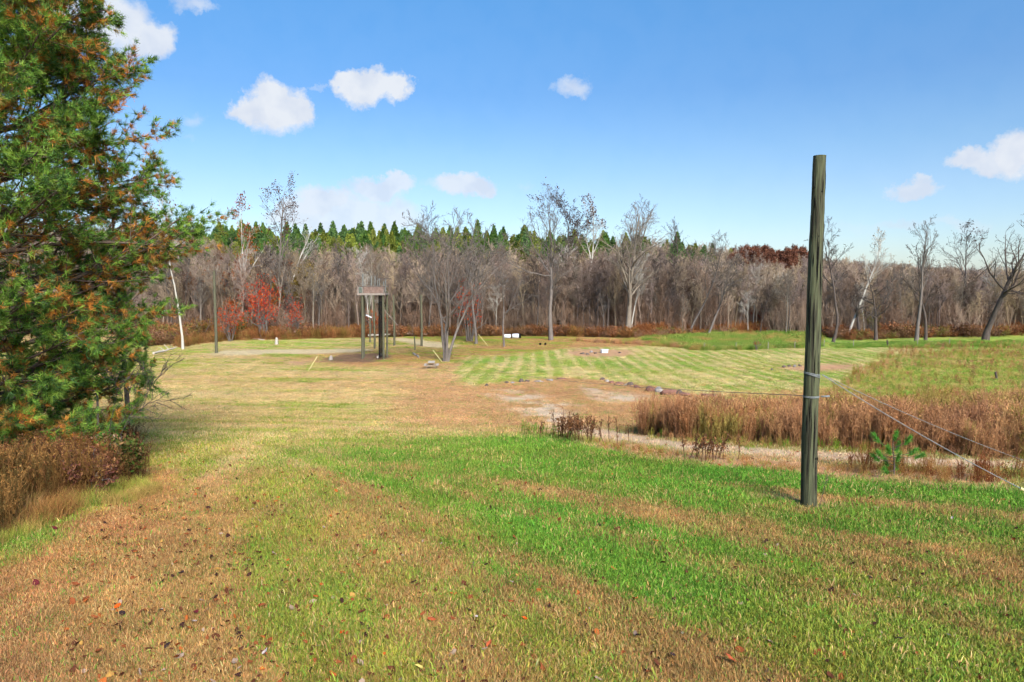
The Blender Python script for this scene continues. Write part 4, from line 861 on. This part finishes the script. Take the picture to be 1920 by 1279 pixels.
# ------------------------------------------------------------------ the big round post with its cables
pb = at(1516, 948); Yp = pb[1]
tp = seen(1536, 292, Yp)
post = thing('wooden_post', 'tall thick green weathered wooden post wrapped with steel cable', 'post', tuple(pb))
path = [(1516, 960, 15.2), (1516, 935, 14.9), (1518, 820, 14.4), (1521.5, 720, 14.2), (1524.5, 640, 13.8), (1527.5, 540, 13.2), (1530, 460, 12.5), (1533, 395, 12.0), (1535, 340, 11.5), (1537, 292, 11.3)]
pts = []; rd = []
for t_ in np.linspace(0, len(path) - 1, 60):
    k = min(int(t_), len(path) - 2); f = t_ - k; a0 = np.array(path[k]); a1 = np.array(path[k + 1]); v = a0 * (1 - f) + a1 * f
    s_ = seen(v[0] + .25 * math.sin(t_ * 2.1), v[1], Yp); pts.append(s_ - pb); rd.append(v[2] * .96 / FPX * Yp)
a = Acc(); pole(a, pts, rd, 40, 1.0, .035, 4, .01)
a.obj('shaft', MAT['poleg'], post)
# long drying cracks: dark thin slots standing just inside the surface, and knots
crk = Acc(); rgk = random.Random(5)
for k in range(48):
    an = rgk.uniform(-2.9, -.25); i0 = rgk.randrange(2, 50); i1 = min(59, i0 + rgk.randrange(2, 8)); L_ = []
    for ii in range(i0, i1 + 1):
        r_ = rd[ii] * 1.0; a_ = an + .03 * math.sin(ii); L_.append(pts[ii] + np.array([math.cos(a_) * r_, math.sin(a_) * r_, 0]))
    if len(L_) < 3: continue
    L_ = np.array(L_); w_ = np.sin(np.linspace(.15, math.pi - .15, len(L_))) * rgk.uniform(.004, .015); V_, F_ = tubes(L_[None], w_[None], 5); crk.add(V_, F_)
crk.obj('drying_cracks', MAT['black'], post)
kn = Acc()
for (kx, ky, ks) in ((1521, 788, .022), (1536, 360, .018), (1524, 352, .016), (1527, 856, .03), (1523, 862, .02), (1533, 555, .018), (1530, 440, .018)):
    s_ = seen(kx, ky, Yp) - pb; ii = int(np.argmin([abs(p_[2] - s_[2]) for p_ in pts])); dx = np.clip(s_[0] - pts[ii][0], -rd[ii] * .8, rd[ii] * .8); yy = -math.sqrt(max(rd[ii] ** 2 - dx ** 2, 1e-4)); rock((kn := Acc()), pts[ii] + np.array([dx, yy, 0]), (ks, ks * .5, ks * 1.3), int(kx)); kn.obj('knot', MAT['black'], post)
def ring(a, zpx, rmul, tilt, r=.007, turns=1.0):
    s_ = seen(1520, zpx, Yp) - pb; ii = int(np.argmin([abs(p_[2] - s_[2]) for p_ in pts])); an = np.linspace(0, 2 * math.pi * turns, int(36 * turns)); rr2 = rd[ii] * rmul
    c_ = pts[ii] + np.column_stack([np.cos(an) * rr2, np.sin(an) * rr2, tilt * np.cos(an) + np.linspace(0, .04 * (turns - 1), len(an))]); V_, F_ = tubes(c_[None], np.full((1, len(an)), r), 6); a.add(V_, F_)
for (zz, ti_, tn) in ((698, -.03, 2.2), (706, -.045, 1.0), (742, .0, 2.0)):
    a = Acc(); ring(a, zz, 1.05, ti_, .008, tn); a.obj('cable_wrap', MAT['wire'], post)
a = Acc(); s_ = seen(1541, 742, Yp) - pb; beam(a, s_ + [-.06, -.1, 0], s_ + [.09, -.12, .01], .03, .03); a.obj('cable_clamp', MAT['wire'], post)
def cable(label, P0, P1, sag, r, name='cable', group=None, clamps=()):
    P0 = np.array(P0, float); P1 = np.array(P1, float); t = np.linspace(0, 1, 48)[:, None]; c_ = P0 * (1 - t) + P1 * t; c_[:, 2] -= (4 * sag * t * (1 - t))[:, 0]
    V_, F_ = tubes((c_ - P0)[None], np.full((1, 48), r), 6); me = mesh_np(name, V_, F_, True, np.ones(len(V_)), MAT['wire'])
    return thing(name, label, 'cable', tuple(P0), 0, group, me), c_
s0 = seen(1540, 702, Yp) + np.array([0, -.02, 0]); an1 = at(2010, 968); an2 = at(2200, 935)
k1, c1 = cable('thick guy cable from the big post down to the yellow sleeve', s0, an1 + [0, 0, .05], .10, .0085, 'guy_cable')
k2, c2_ = cable('thinner upper guy cable slanting right across the weeds', s0 + [0.03, .03, -.01], np.array(seen(2150, 930, 19.0)), .25, .006, 'guy_cable')
a = Acc(); ps = c1[42] if False else None
e0 = np.array(s0); e1 = np.array(an1) + [0, 0, .05]
tt = .80; sl0 = e0 * (1 - tt) + e1 * tt; sl0[2] -= 4 * .10 * tt * (1 - tt); sl1 = e0 * .02 + e1 * .98
a.add(*tubes(np.array([[sl0, (sl0 + sl1) / 2 - [0, 0, .005], sl1]]) - sl0, np.full((1, 3), .026), 10)); me = a.mesh('cable_sleeve', MAT['yellow']); thing('cable_sleeve', 'yellow plastic sleeve on the guy cable at the right edge', 'sleeve', tuple(sl0), 0, None, me)
tb = at(838, 672); k3, _ = cable('long dark cable running left from the big post across the field', seen(1508, 742, Yp), (tb[0], tb[1] - .4, tb[2] + 1.0), .95, .007, 'field_cable')
k3.data.materials[0] = M('dull_cable', (.12, .12, .12), .6, .2, 30)
tw0 = seen(1536, 948, Yp - .15); tw0[2] = float(hgt(tw0[0], tw0[1])); twiggy('thin leafless sapling stem at the foot of the big post', tw0, seen(1549, 888, Yp - .15), 66, rad=.008, clear=.5, limbs=4, spread=.4, limb_len=.3, sub=(2,), twig=.003, name='sapling')

# ------------------------------------------------------------------ adventure tower
tbase = at(700, 672); TY = tbase[1]; mpx = TY / FPX
tow = thing('wooden_tower', 'wooden climbing tower with a railed deck on tall posts', 'tower', tuple(tbase))
def T3(px, py, dy=0.0):
    s_ = seen(px, py, TY); return np.array([s_[0] - tbase[0], dy, s_[2] - tbase[2]])
zt = T3(700, 546)[2]
GREENP = M('green_post', (.10, .095, .06), .85, .35, 3, (3, 3, .4), tone=True); DECK = M('deck_wood', (.25, .21, .18), .85, .35, 4, (1, 1, 4), tone=True); REDB = M('red_brown_board', (.19, .125, .10), .85, .4, 3, tone=True)
def tpost(px0, px1, py0, py1, wpx, dy, mat, nm='post', k=8):
    a = Acc(); P0 = T3(px0, py0, dy); P1 = T3(px1, py1, dy); P0[2] = float(hgt(P0[0] + tbase[0], tbase[1] + dy)) - tbase[2] - .2; pole(a, [P0, (P0 + P1) / 2 + [.02, 0, 0], P1], [wpx * mpx / 2] * 3, k); a.obj(nm, mat, tow)
tpost(678, 677, 666, 546, 4.2, 1.4, GREENP, 'leg'); tpost(682.5, 682, 672, 551, 4.8, -.9, GREENP, 'leg'); tpost(721.5, 720.5, 670, 551, 4.2, -.9, GREENP, 'leg'); tpost(722, 722, 664, 546, 4, 1.4, GREENP, 'leg')
a = Acc()  # dark boarded shaft beside the right leg: vertical boards
for k in range(3): 
    a = Acc(); P0 = T3(714.0 + 2.4 * k - 1, 668, -.75 - .05 * (k % 2)); P1 = T3(713.6 + 2.4 * k - 1, 553, -.75 - .05 * (k % 2)); beam(a, P0, P1, .14, .06, 1.0); a.obj('board', MAT['black'], tow, False)
x0 = T3(675, 550)[0]; x1 = T3(723, 550)[0]; zf = T3(700, 551)[2]; zr = T3(700, 538)[2]
a = Acc(); 
for k in range(10):
    a = Acc(); xx = x0 + (x1 - x0) * (k + .5) / 10; box(a, (xx, .25, zf - .06), ((x1 - x0) / 10 - .02, 2.9, .06)); a.obj('deck_board', DECK, tow, False)
for (yy, h_, c_) in ((-1.22, .26, DECK), (1.72, .26, DECK)):
    a = Acc(); box(a, ((x0 + x1) / 2, yy, zf - .02), (x1 - x0 + .3, .06, h_)); a.obj('fascia_board', c_, tow, False)
for xx in (x0 - .02, x1 + .02):
    a = Acc(); box(a, (xx, .25, zf - .02), (.06, 2.86, .26)); a.obj('fascia_board', DECK, tow, False)
for k in range(3):      # lower panel boards on the front rail
    a = Acc(); z_ = zf + .24 + k * .26; box(a, ((x0 + x1) / 2 + .35, -1.20, z_), (x1 - x0 - .75, .045, .235)); a.obj('rail_board', REDB, tow, False)
a = Acc(); box(a, ((x0 + x1) / 2 + .1, -1.19, zr + .06), (x1 - x0 + .1, .09, .11)); a.obj('top_rail', MAT['bark_dark'], tow, False)
a = Acc(); box(a, ((x0 + x1) / 2, 1.7, zr + .06), (x1 - x0 + .1, .09, .11)); a.obj('top_rail', DECK, tow, False)
for (xx, w_) in ((x0 + .02, .16), (x0 + .62, .10)):
    a = Acc(); box(a, (xx, -1.19, (zf + zr) / 2), (w_, .07, zr - zf)); a.obj('panel_end', DECK, tow, False)
a = Acc(); box(a, (x0 - .02, .25, (zf + zr) / 2 + .05), (.05, 2.7, (zr - zf) * .8)); a.obj('side_panel', M('faded_green_board', (.30, .33, .26), .9, .35, 4), tow, False)
LGT = M('silvered_post', (.17, .17, .155), .9, .25, 4)
for (px, pt, dy, w_) in ((676, 513, 1.4, 3.2), (683, 520, -.9, 2.4), (691.6, 517, 1.6, 2.2), (698.6, 517, 1.6, 2.2), (706, 521, .6, 1.8), (713.5, 522, -.9, 2.2), (719, 524, 1.5, 2.2), (722, 528, -1.0, 2.6)):
    a = Acc(); P0 = T3(px, 549, dy); P1 = T3(px, pt, dy); pole(a, [P0, (P0 + P1) / 2, P1], [w_ * mpx / 2] * 3, 7); a.obj('rail_post', LGT, tow)
a = Acc(); beam(a, T3(706, 523, .5), T3(731, 523, .5), .14, .14); a.obj('cross_beam', MAT['bark_dark'], tow, False)
a = Acc(); beam(a, T3(703, 562, .2), T3(745, 610, .2), .06, .05); a.obj('brace', MAT['wood_grey'], tow, False)
a = Acc(); beam(a, T3(687, 590.5, -.2), T3(698, 595.5, -.2), .2, .12); o = a.obj('hanging_plank', MAT['white'], tow, False)
a = Acc(); beam(a, T3(687.5, 590, -.2), T3(690, 553, -.2), .025, .025); a.obj('rope', MAT['wood_grey'], tow, False)
# other posts around
def lone(label, bx, by, tx, ty, w, mat=GREENP, cat='pole', name='wooden_pole', grp=None):
    p = at(bx, by); tp_ = seen(tx, ty, p[1]) - p; a = Acc(); L_ = [np.array([0, 0, -.3])] + [tp_ * f + [.03 * math.sin(5 * f), 0, 0] for f in (.25, .5, .75, 1)]; r_ = w / FPX * p[1] / 2; pole(a, L_, [r_ * 1.1, r_ * 1.05, r_, r_ * .95, r_ * .88], 10)
    return thing(name, label, cat, tuple(p), 0, grp, a.mesh(name, mat))
lone('tall thin grey green pole standing alone left of the tower', 405.5, 662, 401.5, 508, 5)
lone('thin pole just behind the tower on its left half', 694, 642, 692.5, 553, 2.8); lone('thin pole behind the tower close to the dark boards', 702.5, 654, 700.5, 553, 3.6)
lone('greenish pole right of the tower', 739.5, 648, 738, 553, 3.8); lone('pale green pole between the tower and the wide tree', 790.5, 649, 790, 553, 4.2)
lone('short stake right of the tower', 777.8, 657, 777.5, 631, 2.4, cat='stake', name='stake')
lone('short dark stake in the meadow at the right', 1868, 712, 1867, 697, 4, MAT['bark_dark'], 'stake', 'stake')
lone('lone fence post at the edge of the mown field', 1664, 651, 1664, 638, 3, MAT['bark_dark'], 'fence post', 'fence_post')
# wire fence right of the tower strip
fpts = [(1320, 657), (1380, 656), (1440, 655), (1490, 653), (1545, 650), (1600, 651), (1664, 650), (1720, 649), (1780, 648)]
fen = thing('wire_fence', 'low wire fence with small posts behind the mown field', 'fence', tuple(at(1545, 650)))
fo = at(1545, 650); F3_ = [at(*q_) for q_ in fpts]
for p in F3_:
    a = Acc(); L0 = p - fo; pole(a, [L0 + [0, 0, -.2], L0 + [0, 0, .6], L0 + [0.02, 0, 1.15]], [.05, .05, .045], 7); a.obj('post', MAT['wood_grey'], fen)
for h_ in (.35, .7, 1.05):
    a = Acc(); L_ = np.array([p - fo + [0, 0, h_] for p in F3_]); V_, F_ = tubes(L_[None], np.full((1, len(L_)), .006), 4); a.add(V_, F_); a.obj('wire', MAT['fencewire'], fen)
# red and white steel fence post under the pine
p = at(67, 915); a = Acc(); st = thing('steel_stake', 'rusty red topped white stake in the brush under the pine', 'stake', tuple(p)); tp_ = seen(66, 855, p[1]) - p
beam(a, (0, 0, -.2), tp_ * .62, .035, .02); a.obj('shaft', MAT['white'], st, False); a = Acc(); beam(a, tp_ * .621, tp_, .04, .025); a.obj('red_top', MAT['redpaint'], st, False)
# yellow guy sleeves standing over anchors
def guard(label, bx, by, tx, ty, Y=None):
    p = at(bx, by); t_ = seen(tx, ty, p[1] + .6) - p; a = Acc(); pole(a, [(0, 0, 0), t_ * .5, t_], [.035, .035, .035], 8, capz=.01); thing('guy_sleeve', label, 'guy sleeve', tuple(p), 0, 'yellow guy sleeves on the field', a.mesh('guy_sleeve', MAT['yellow']))
guard('yellow sleeve slanting up right on the grass left of the tower', 578.5, 695, 595, 668); guard('yellow sleeve leaning against the foot of the wide tree', 829, 679, 812, 657); guard('yellow sleeve slanting left beside the slim straight grey tree', 915, 649, 897, 627)

# ------------------------------------------------------------------ picnic table
p = at(809, 691); pt = thing('picnic_table', 'small weathered grey picnic table seen end on', 'picnic table', tuple(p), R(4))
W_ = MAT['wood_grey']
for k in range(5): a = Acc(); box(a, (-.30 + .15 * k, 0, .76), (.135, 1.8, .045), None, 1.5 - .1 * (k % 2)); a.obj('table_board', W_, pt, False)
for s_ in (-1, 1):
    for k in range(2): a = Acc(); box(a, (s_ * (.62 + .14 * k), 0, .45), (.13, 1.8, .045), None, 1.3); a.obj('bench_board', W_, pt, False)
for yy in (-.65, .65):
    for s_ in (-1, 1): a = Acc(); beam(a, (s_ * .62, yy, -.05), (s_ * .26, yy, .735), .09, .045, .9); a.obj('leg', W_, pt, False)
    a = Acc(); box(a, (0, yy + .05, .38), (1.5, .045, .10), None, .9); a.obj('crosspiece', W_, pt, False)
    a = Acc(); box(a, (0, yy + .05, .70), (.68, .045, .09), None, .8); a.obj('top_crosspiece', W_, pt, False)

# ------------------------------------------------------------------ logs, stumps, litter
def log(label, p0, p1, wpx, seed=0, mat='wood_grey', name='log', cat='log', lift=.6, group=None, col=1.0, branches=0):
    A0 = at(*p0); A1 = at(*p1); r_ = wpx / FPX * A0[1] / 2; rg = np.random.default_rng(seed); n = 7; t_ = np.linspace(0, 1, n)[:, None]; L_ = (A0 * (1 - t_) + A1 * t_); L_[:, 2] = hgt(L_[:, 0], L_[:, 1]) + r_ * lift; L_[1:-1] += rg.normal(size=(n - 2, 3)) * r_ * .3
    a = Acc(); o_ = A0.copy(); pole(a, L_ - o_, r_ * np.linspace(1, .6, n), 8, col, .15, seed)
    for b_ in range(branches):
        s_ = L_[rg.integers(1, n - 1)] - o_; d_ = rg.normal(size=3) * [1, .5, .3] + [0, 0, .7]; d_ *= r_ * 7 / np.linalg.norm(d_); pole(a, [s_, s_ + d_ * .5 + rg.normal(size=3) * r_ * .3, s_ + d_], [r_ * .45, r_ * .3, r_ * .12], 6, col)
    return thing(name, label, cat, tuple(o_), 0, group, a.mesh(name, MAT[mat]))
log('pale fallen log at the wood edge left of the upright stump', (461, 636), (496, 638), 3, 1, col=1.5, branches=2); log('grey branched log by the foot of the thin pole', (413, 640), (432, 634), 3, 2, branches=3, lift=2)
log('small grey log on the grass between tower and wide tree', (775, 664), (785, 671), 4.2, 3, col=.9); log('pale driftwood limb leaning at the tower foot', (708, 673), (719, 665), 4, 4, col=1.2, lift=1.5)
log('long fallen trunk lying behind the tower', (690, 634), (815, 629), 4, 5, branches=5, lift=2.5); log('pale forked branch lying by the wood edge in the middle', (1072, 625), (1090, 611), 2.5, 6, col=1.5, branches=1, lift=3)
log('bent white branch in the brush below the pine', (288, 668), (330, 657), 4, 7, col=1.7, branches=4, lift=3); log('dead grey limb hanging in the undergrowth near the thin pole', (358, 622), (400, 612), 2.5, 8, col=1.2, branches=1, lift=4)
log('broken pale log in the wood edge right of the tower pole', (745, 628), (800, 632), 3, 9, branches=3, lift=3)
log('dry stick on the grass near the left brush', (110, 955), (130, 935), 2, 10, col=1.3, name='stick', cat='stick', lift=2); log('grey dead limb sticking out of the left brush', (15, 850), (70, 835), 3, 12, col=1.1, name='stick', cat='stick', lift=8)
def stump(label, px, py, hpx, wpx, col, seed):
    p = at(px, py); a = Acc(); h = hpx / FPX * p[1]; r_ = wpx / FPX * p[1] / 2; pole(a, [(0, 0, -.1), (0, 0, h * .4), (.05, 0, h * .8), (-.04, 0, h)], [r_ * 1.3, r_, r_ * .85, r_ * .5], 9, col, .2, seed); thing('tree_stump', label, 'stump', tuple(p), 0, None, a.mesh('tree_stump', MAT['wood_grey']))
stump('upright pale stump on the grass between thin pole and tower', 518.5, 646, 13, 6.5, 1.4, 1); stump('short grey stump lying in the mulch left of the tower', 620, 675, 8, 7, .9, 2)
def stone(label, px, py, w, h, col, seed, name='boulder', group='line of stones along the bare earth'):
    p = at(px, py); s_ = p[1] / FPX; a = Acc(); rock(a, (0, 0, h * s_ * .3), (w * s_ / 2 * 1.5, w * s_ * .5, h * s_ * .95), seed, 1.0, 0); m_ = a.mesh(name, MAT['rock']) if col is None else a.mesh(name, STM[col]); thing(name, label, 'stone', tuple(p), 0, group, m_)
STM = {'red': M('red_stone', (.20, .10, .075), .9, .5, 3), 'grey': M('grey_stone', (.27, .24, .22), .9, .4, 3), 'dark': M('dark_stone', (.12, .09, .075), .9, .5, 3)}
ST = [(913,724,9,4,'dark','small dark stone at the far left end of the stone line'),(950,719,7,5,'dark','dark stone touching a pale one, left part of the line'),(960,719,8,4,'grey','pale stone right of a dark one in the left part of the line'),
 (976,717,10,6,'dark','rounded dark stone left of the long flat ones'),(988,717,9,6,'dark','dark stone paired with the rounded one'),(1012,716,18,3,'grey','long flat grey stone in the left half of the line'),(1030,714,12,4,'grey','flat grey stone after the long flat one'),(1052,711,14,3,'red','low reddish stone at the crest of the bare earth'),
 (1129,713,8,5,'dark','small dark stone where the right half of the line starts'),(1137,716,9,4,'grey','flat grey stone beside the small dark one'),(1146,719,14,6,'red','reddish slanting stone in the right half of the line'),(1160,722,14,5,'red','low reddish stone between two slanting ones'),(1173,724,12,5,'grey','pale low stone in the right half of the line'),
 (1182,724,9,8,'dark','upright dark stone in the right half of the line'),(1194,728,14,7,'red','broad reddish stone left of the gap in the line'),(1219,734,18,10,'red','dark red arched boulder right of the gap'),(1236,735,16,10,'grey','grey white boulder between two dark red ones'),(1257,740,28,13,'red','largest dark red boulder of the line'),(1272,740,12,9,'dark','dark boulder leaning on the largest one'),
 (1284,742,16,7,'red','reddish boulder half hidden by weeds'),(1328,743,26,6,'red','low reddish boulder among the weeds at the right end')]
for k, (px, py, w, h, c_, lab) in enumerate(ST): stone(lab, px, py, w, h, c_, 800 + k)
for k, (px, py, w, h, c_, lab) in enumerate([(1092,664,7,3,'dark','small dark stone at the left of the fire ring'),(1101,665,7,4,'dark','dark stone in the left part of the fire ring'),(1108,661,6,3,'grey','pale stone in the fire ring'),(1116,663,8,2.5,'dark','flat dark stone in the middle of the fire ring'),(1128,662,7,3,'grey','low grey stone beside the white block'),(1162,662,5,3,'dark','lone dark stone right of the white block')]):
    stone(lab, px, py, w, h, c_, 850 + k, 'stone', 'stones of the fire ring in the mown field')
p = at(1133, 662); a = Acc(); box(a, (0, 0, .25), (.9, .6, .42)); box(a, (.05, 0, .49), (1.1, .7, .06)); thing('concrete_block', 'white block with a flat slab on the bare patch of the mown field', 'block', tuple(p), .2, None, a.mesh('concrete_block', MAT['white'], False))
for k, (px, py, c_) in enumerate([(1470, 689, 'dark'), (1480, 688, 'dark'), (1490, 688, 'grey'), (1500, 687, 'dark'), (1447, 694, 'dark')]):
    stone('small %s stone on the bare patch by the big post, number %s from left' % ({'dark': 'dark', 'grey': 'pale grey'}[c_], ['two', 'three', 'four', 'five', 'one'][k]), px, py, 7, 4, c_, 870 + k, 'stone', 'stones on the bare patch by the big post')
# white sheet bundle
p = at(960, 634); s_ = p[1] / FPX; wb = thing('sheet_bundle', 'white sheeted bundle lying on the grass at the wood edge', 'bundle', tuple(p))
for nm, x_, w_, h_, m_ in (('white_sheet', -9, 14, 8, 'white'), ('brown_gap', 0, 9, 7.5, 'bark_dark'), ('white_sheet', 8, 16, 9, 'white'), ('dark_hoop', 14.5, 5, 9, 'black'), ('white_sheet', 12, 7, 6.5, 'white')):
    a = Acc(); L_ = np.array([[(x_ - w_ / 2 + w_ * t_) * s_, 0, 0] for t_ in (0, .05, .5, .95, 1)]); V_, F_ = tubes(L_[None] + [0, 0, h_ * s_ * .42], np.array([[.3, .98, 1.02, .97, .4]]) * h_ * s_ * .5, 14); V_[:, 2] = np.maximum(V_[:, 2], 0); a.add(V_, F_); a.obj(nm, MAT[m_], wb)
for k, (px, lab) in enumerate(((1013, 'left dark bucket of the pair below the tall bare tree'), (1022.5, 'right dark bucket of the pair below the tall bare tree'))):
    p = at(px, 647); s_ = p[1] / FPX; a = Acc(); pole(a, [(0, 0, 0), (0, 0, 4 * s_)], [1.8 * s_, 2.1 * s_], 12); thing('bucket', lab, 'bucket', tuple(p), 0, 'pair of dark buckets', a.mesh('bucket', MAT['black']))
p = at(243, 893); a = Acc(); rock(a, (0, 0, .1), (.05, .05, .1), 5); thing('white_cup', 'crumpled white scrap in the brush at the end of the left thicket', 'litter', tuple(p), 0, None, a.mesh('white_cup', MAT['white']))
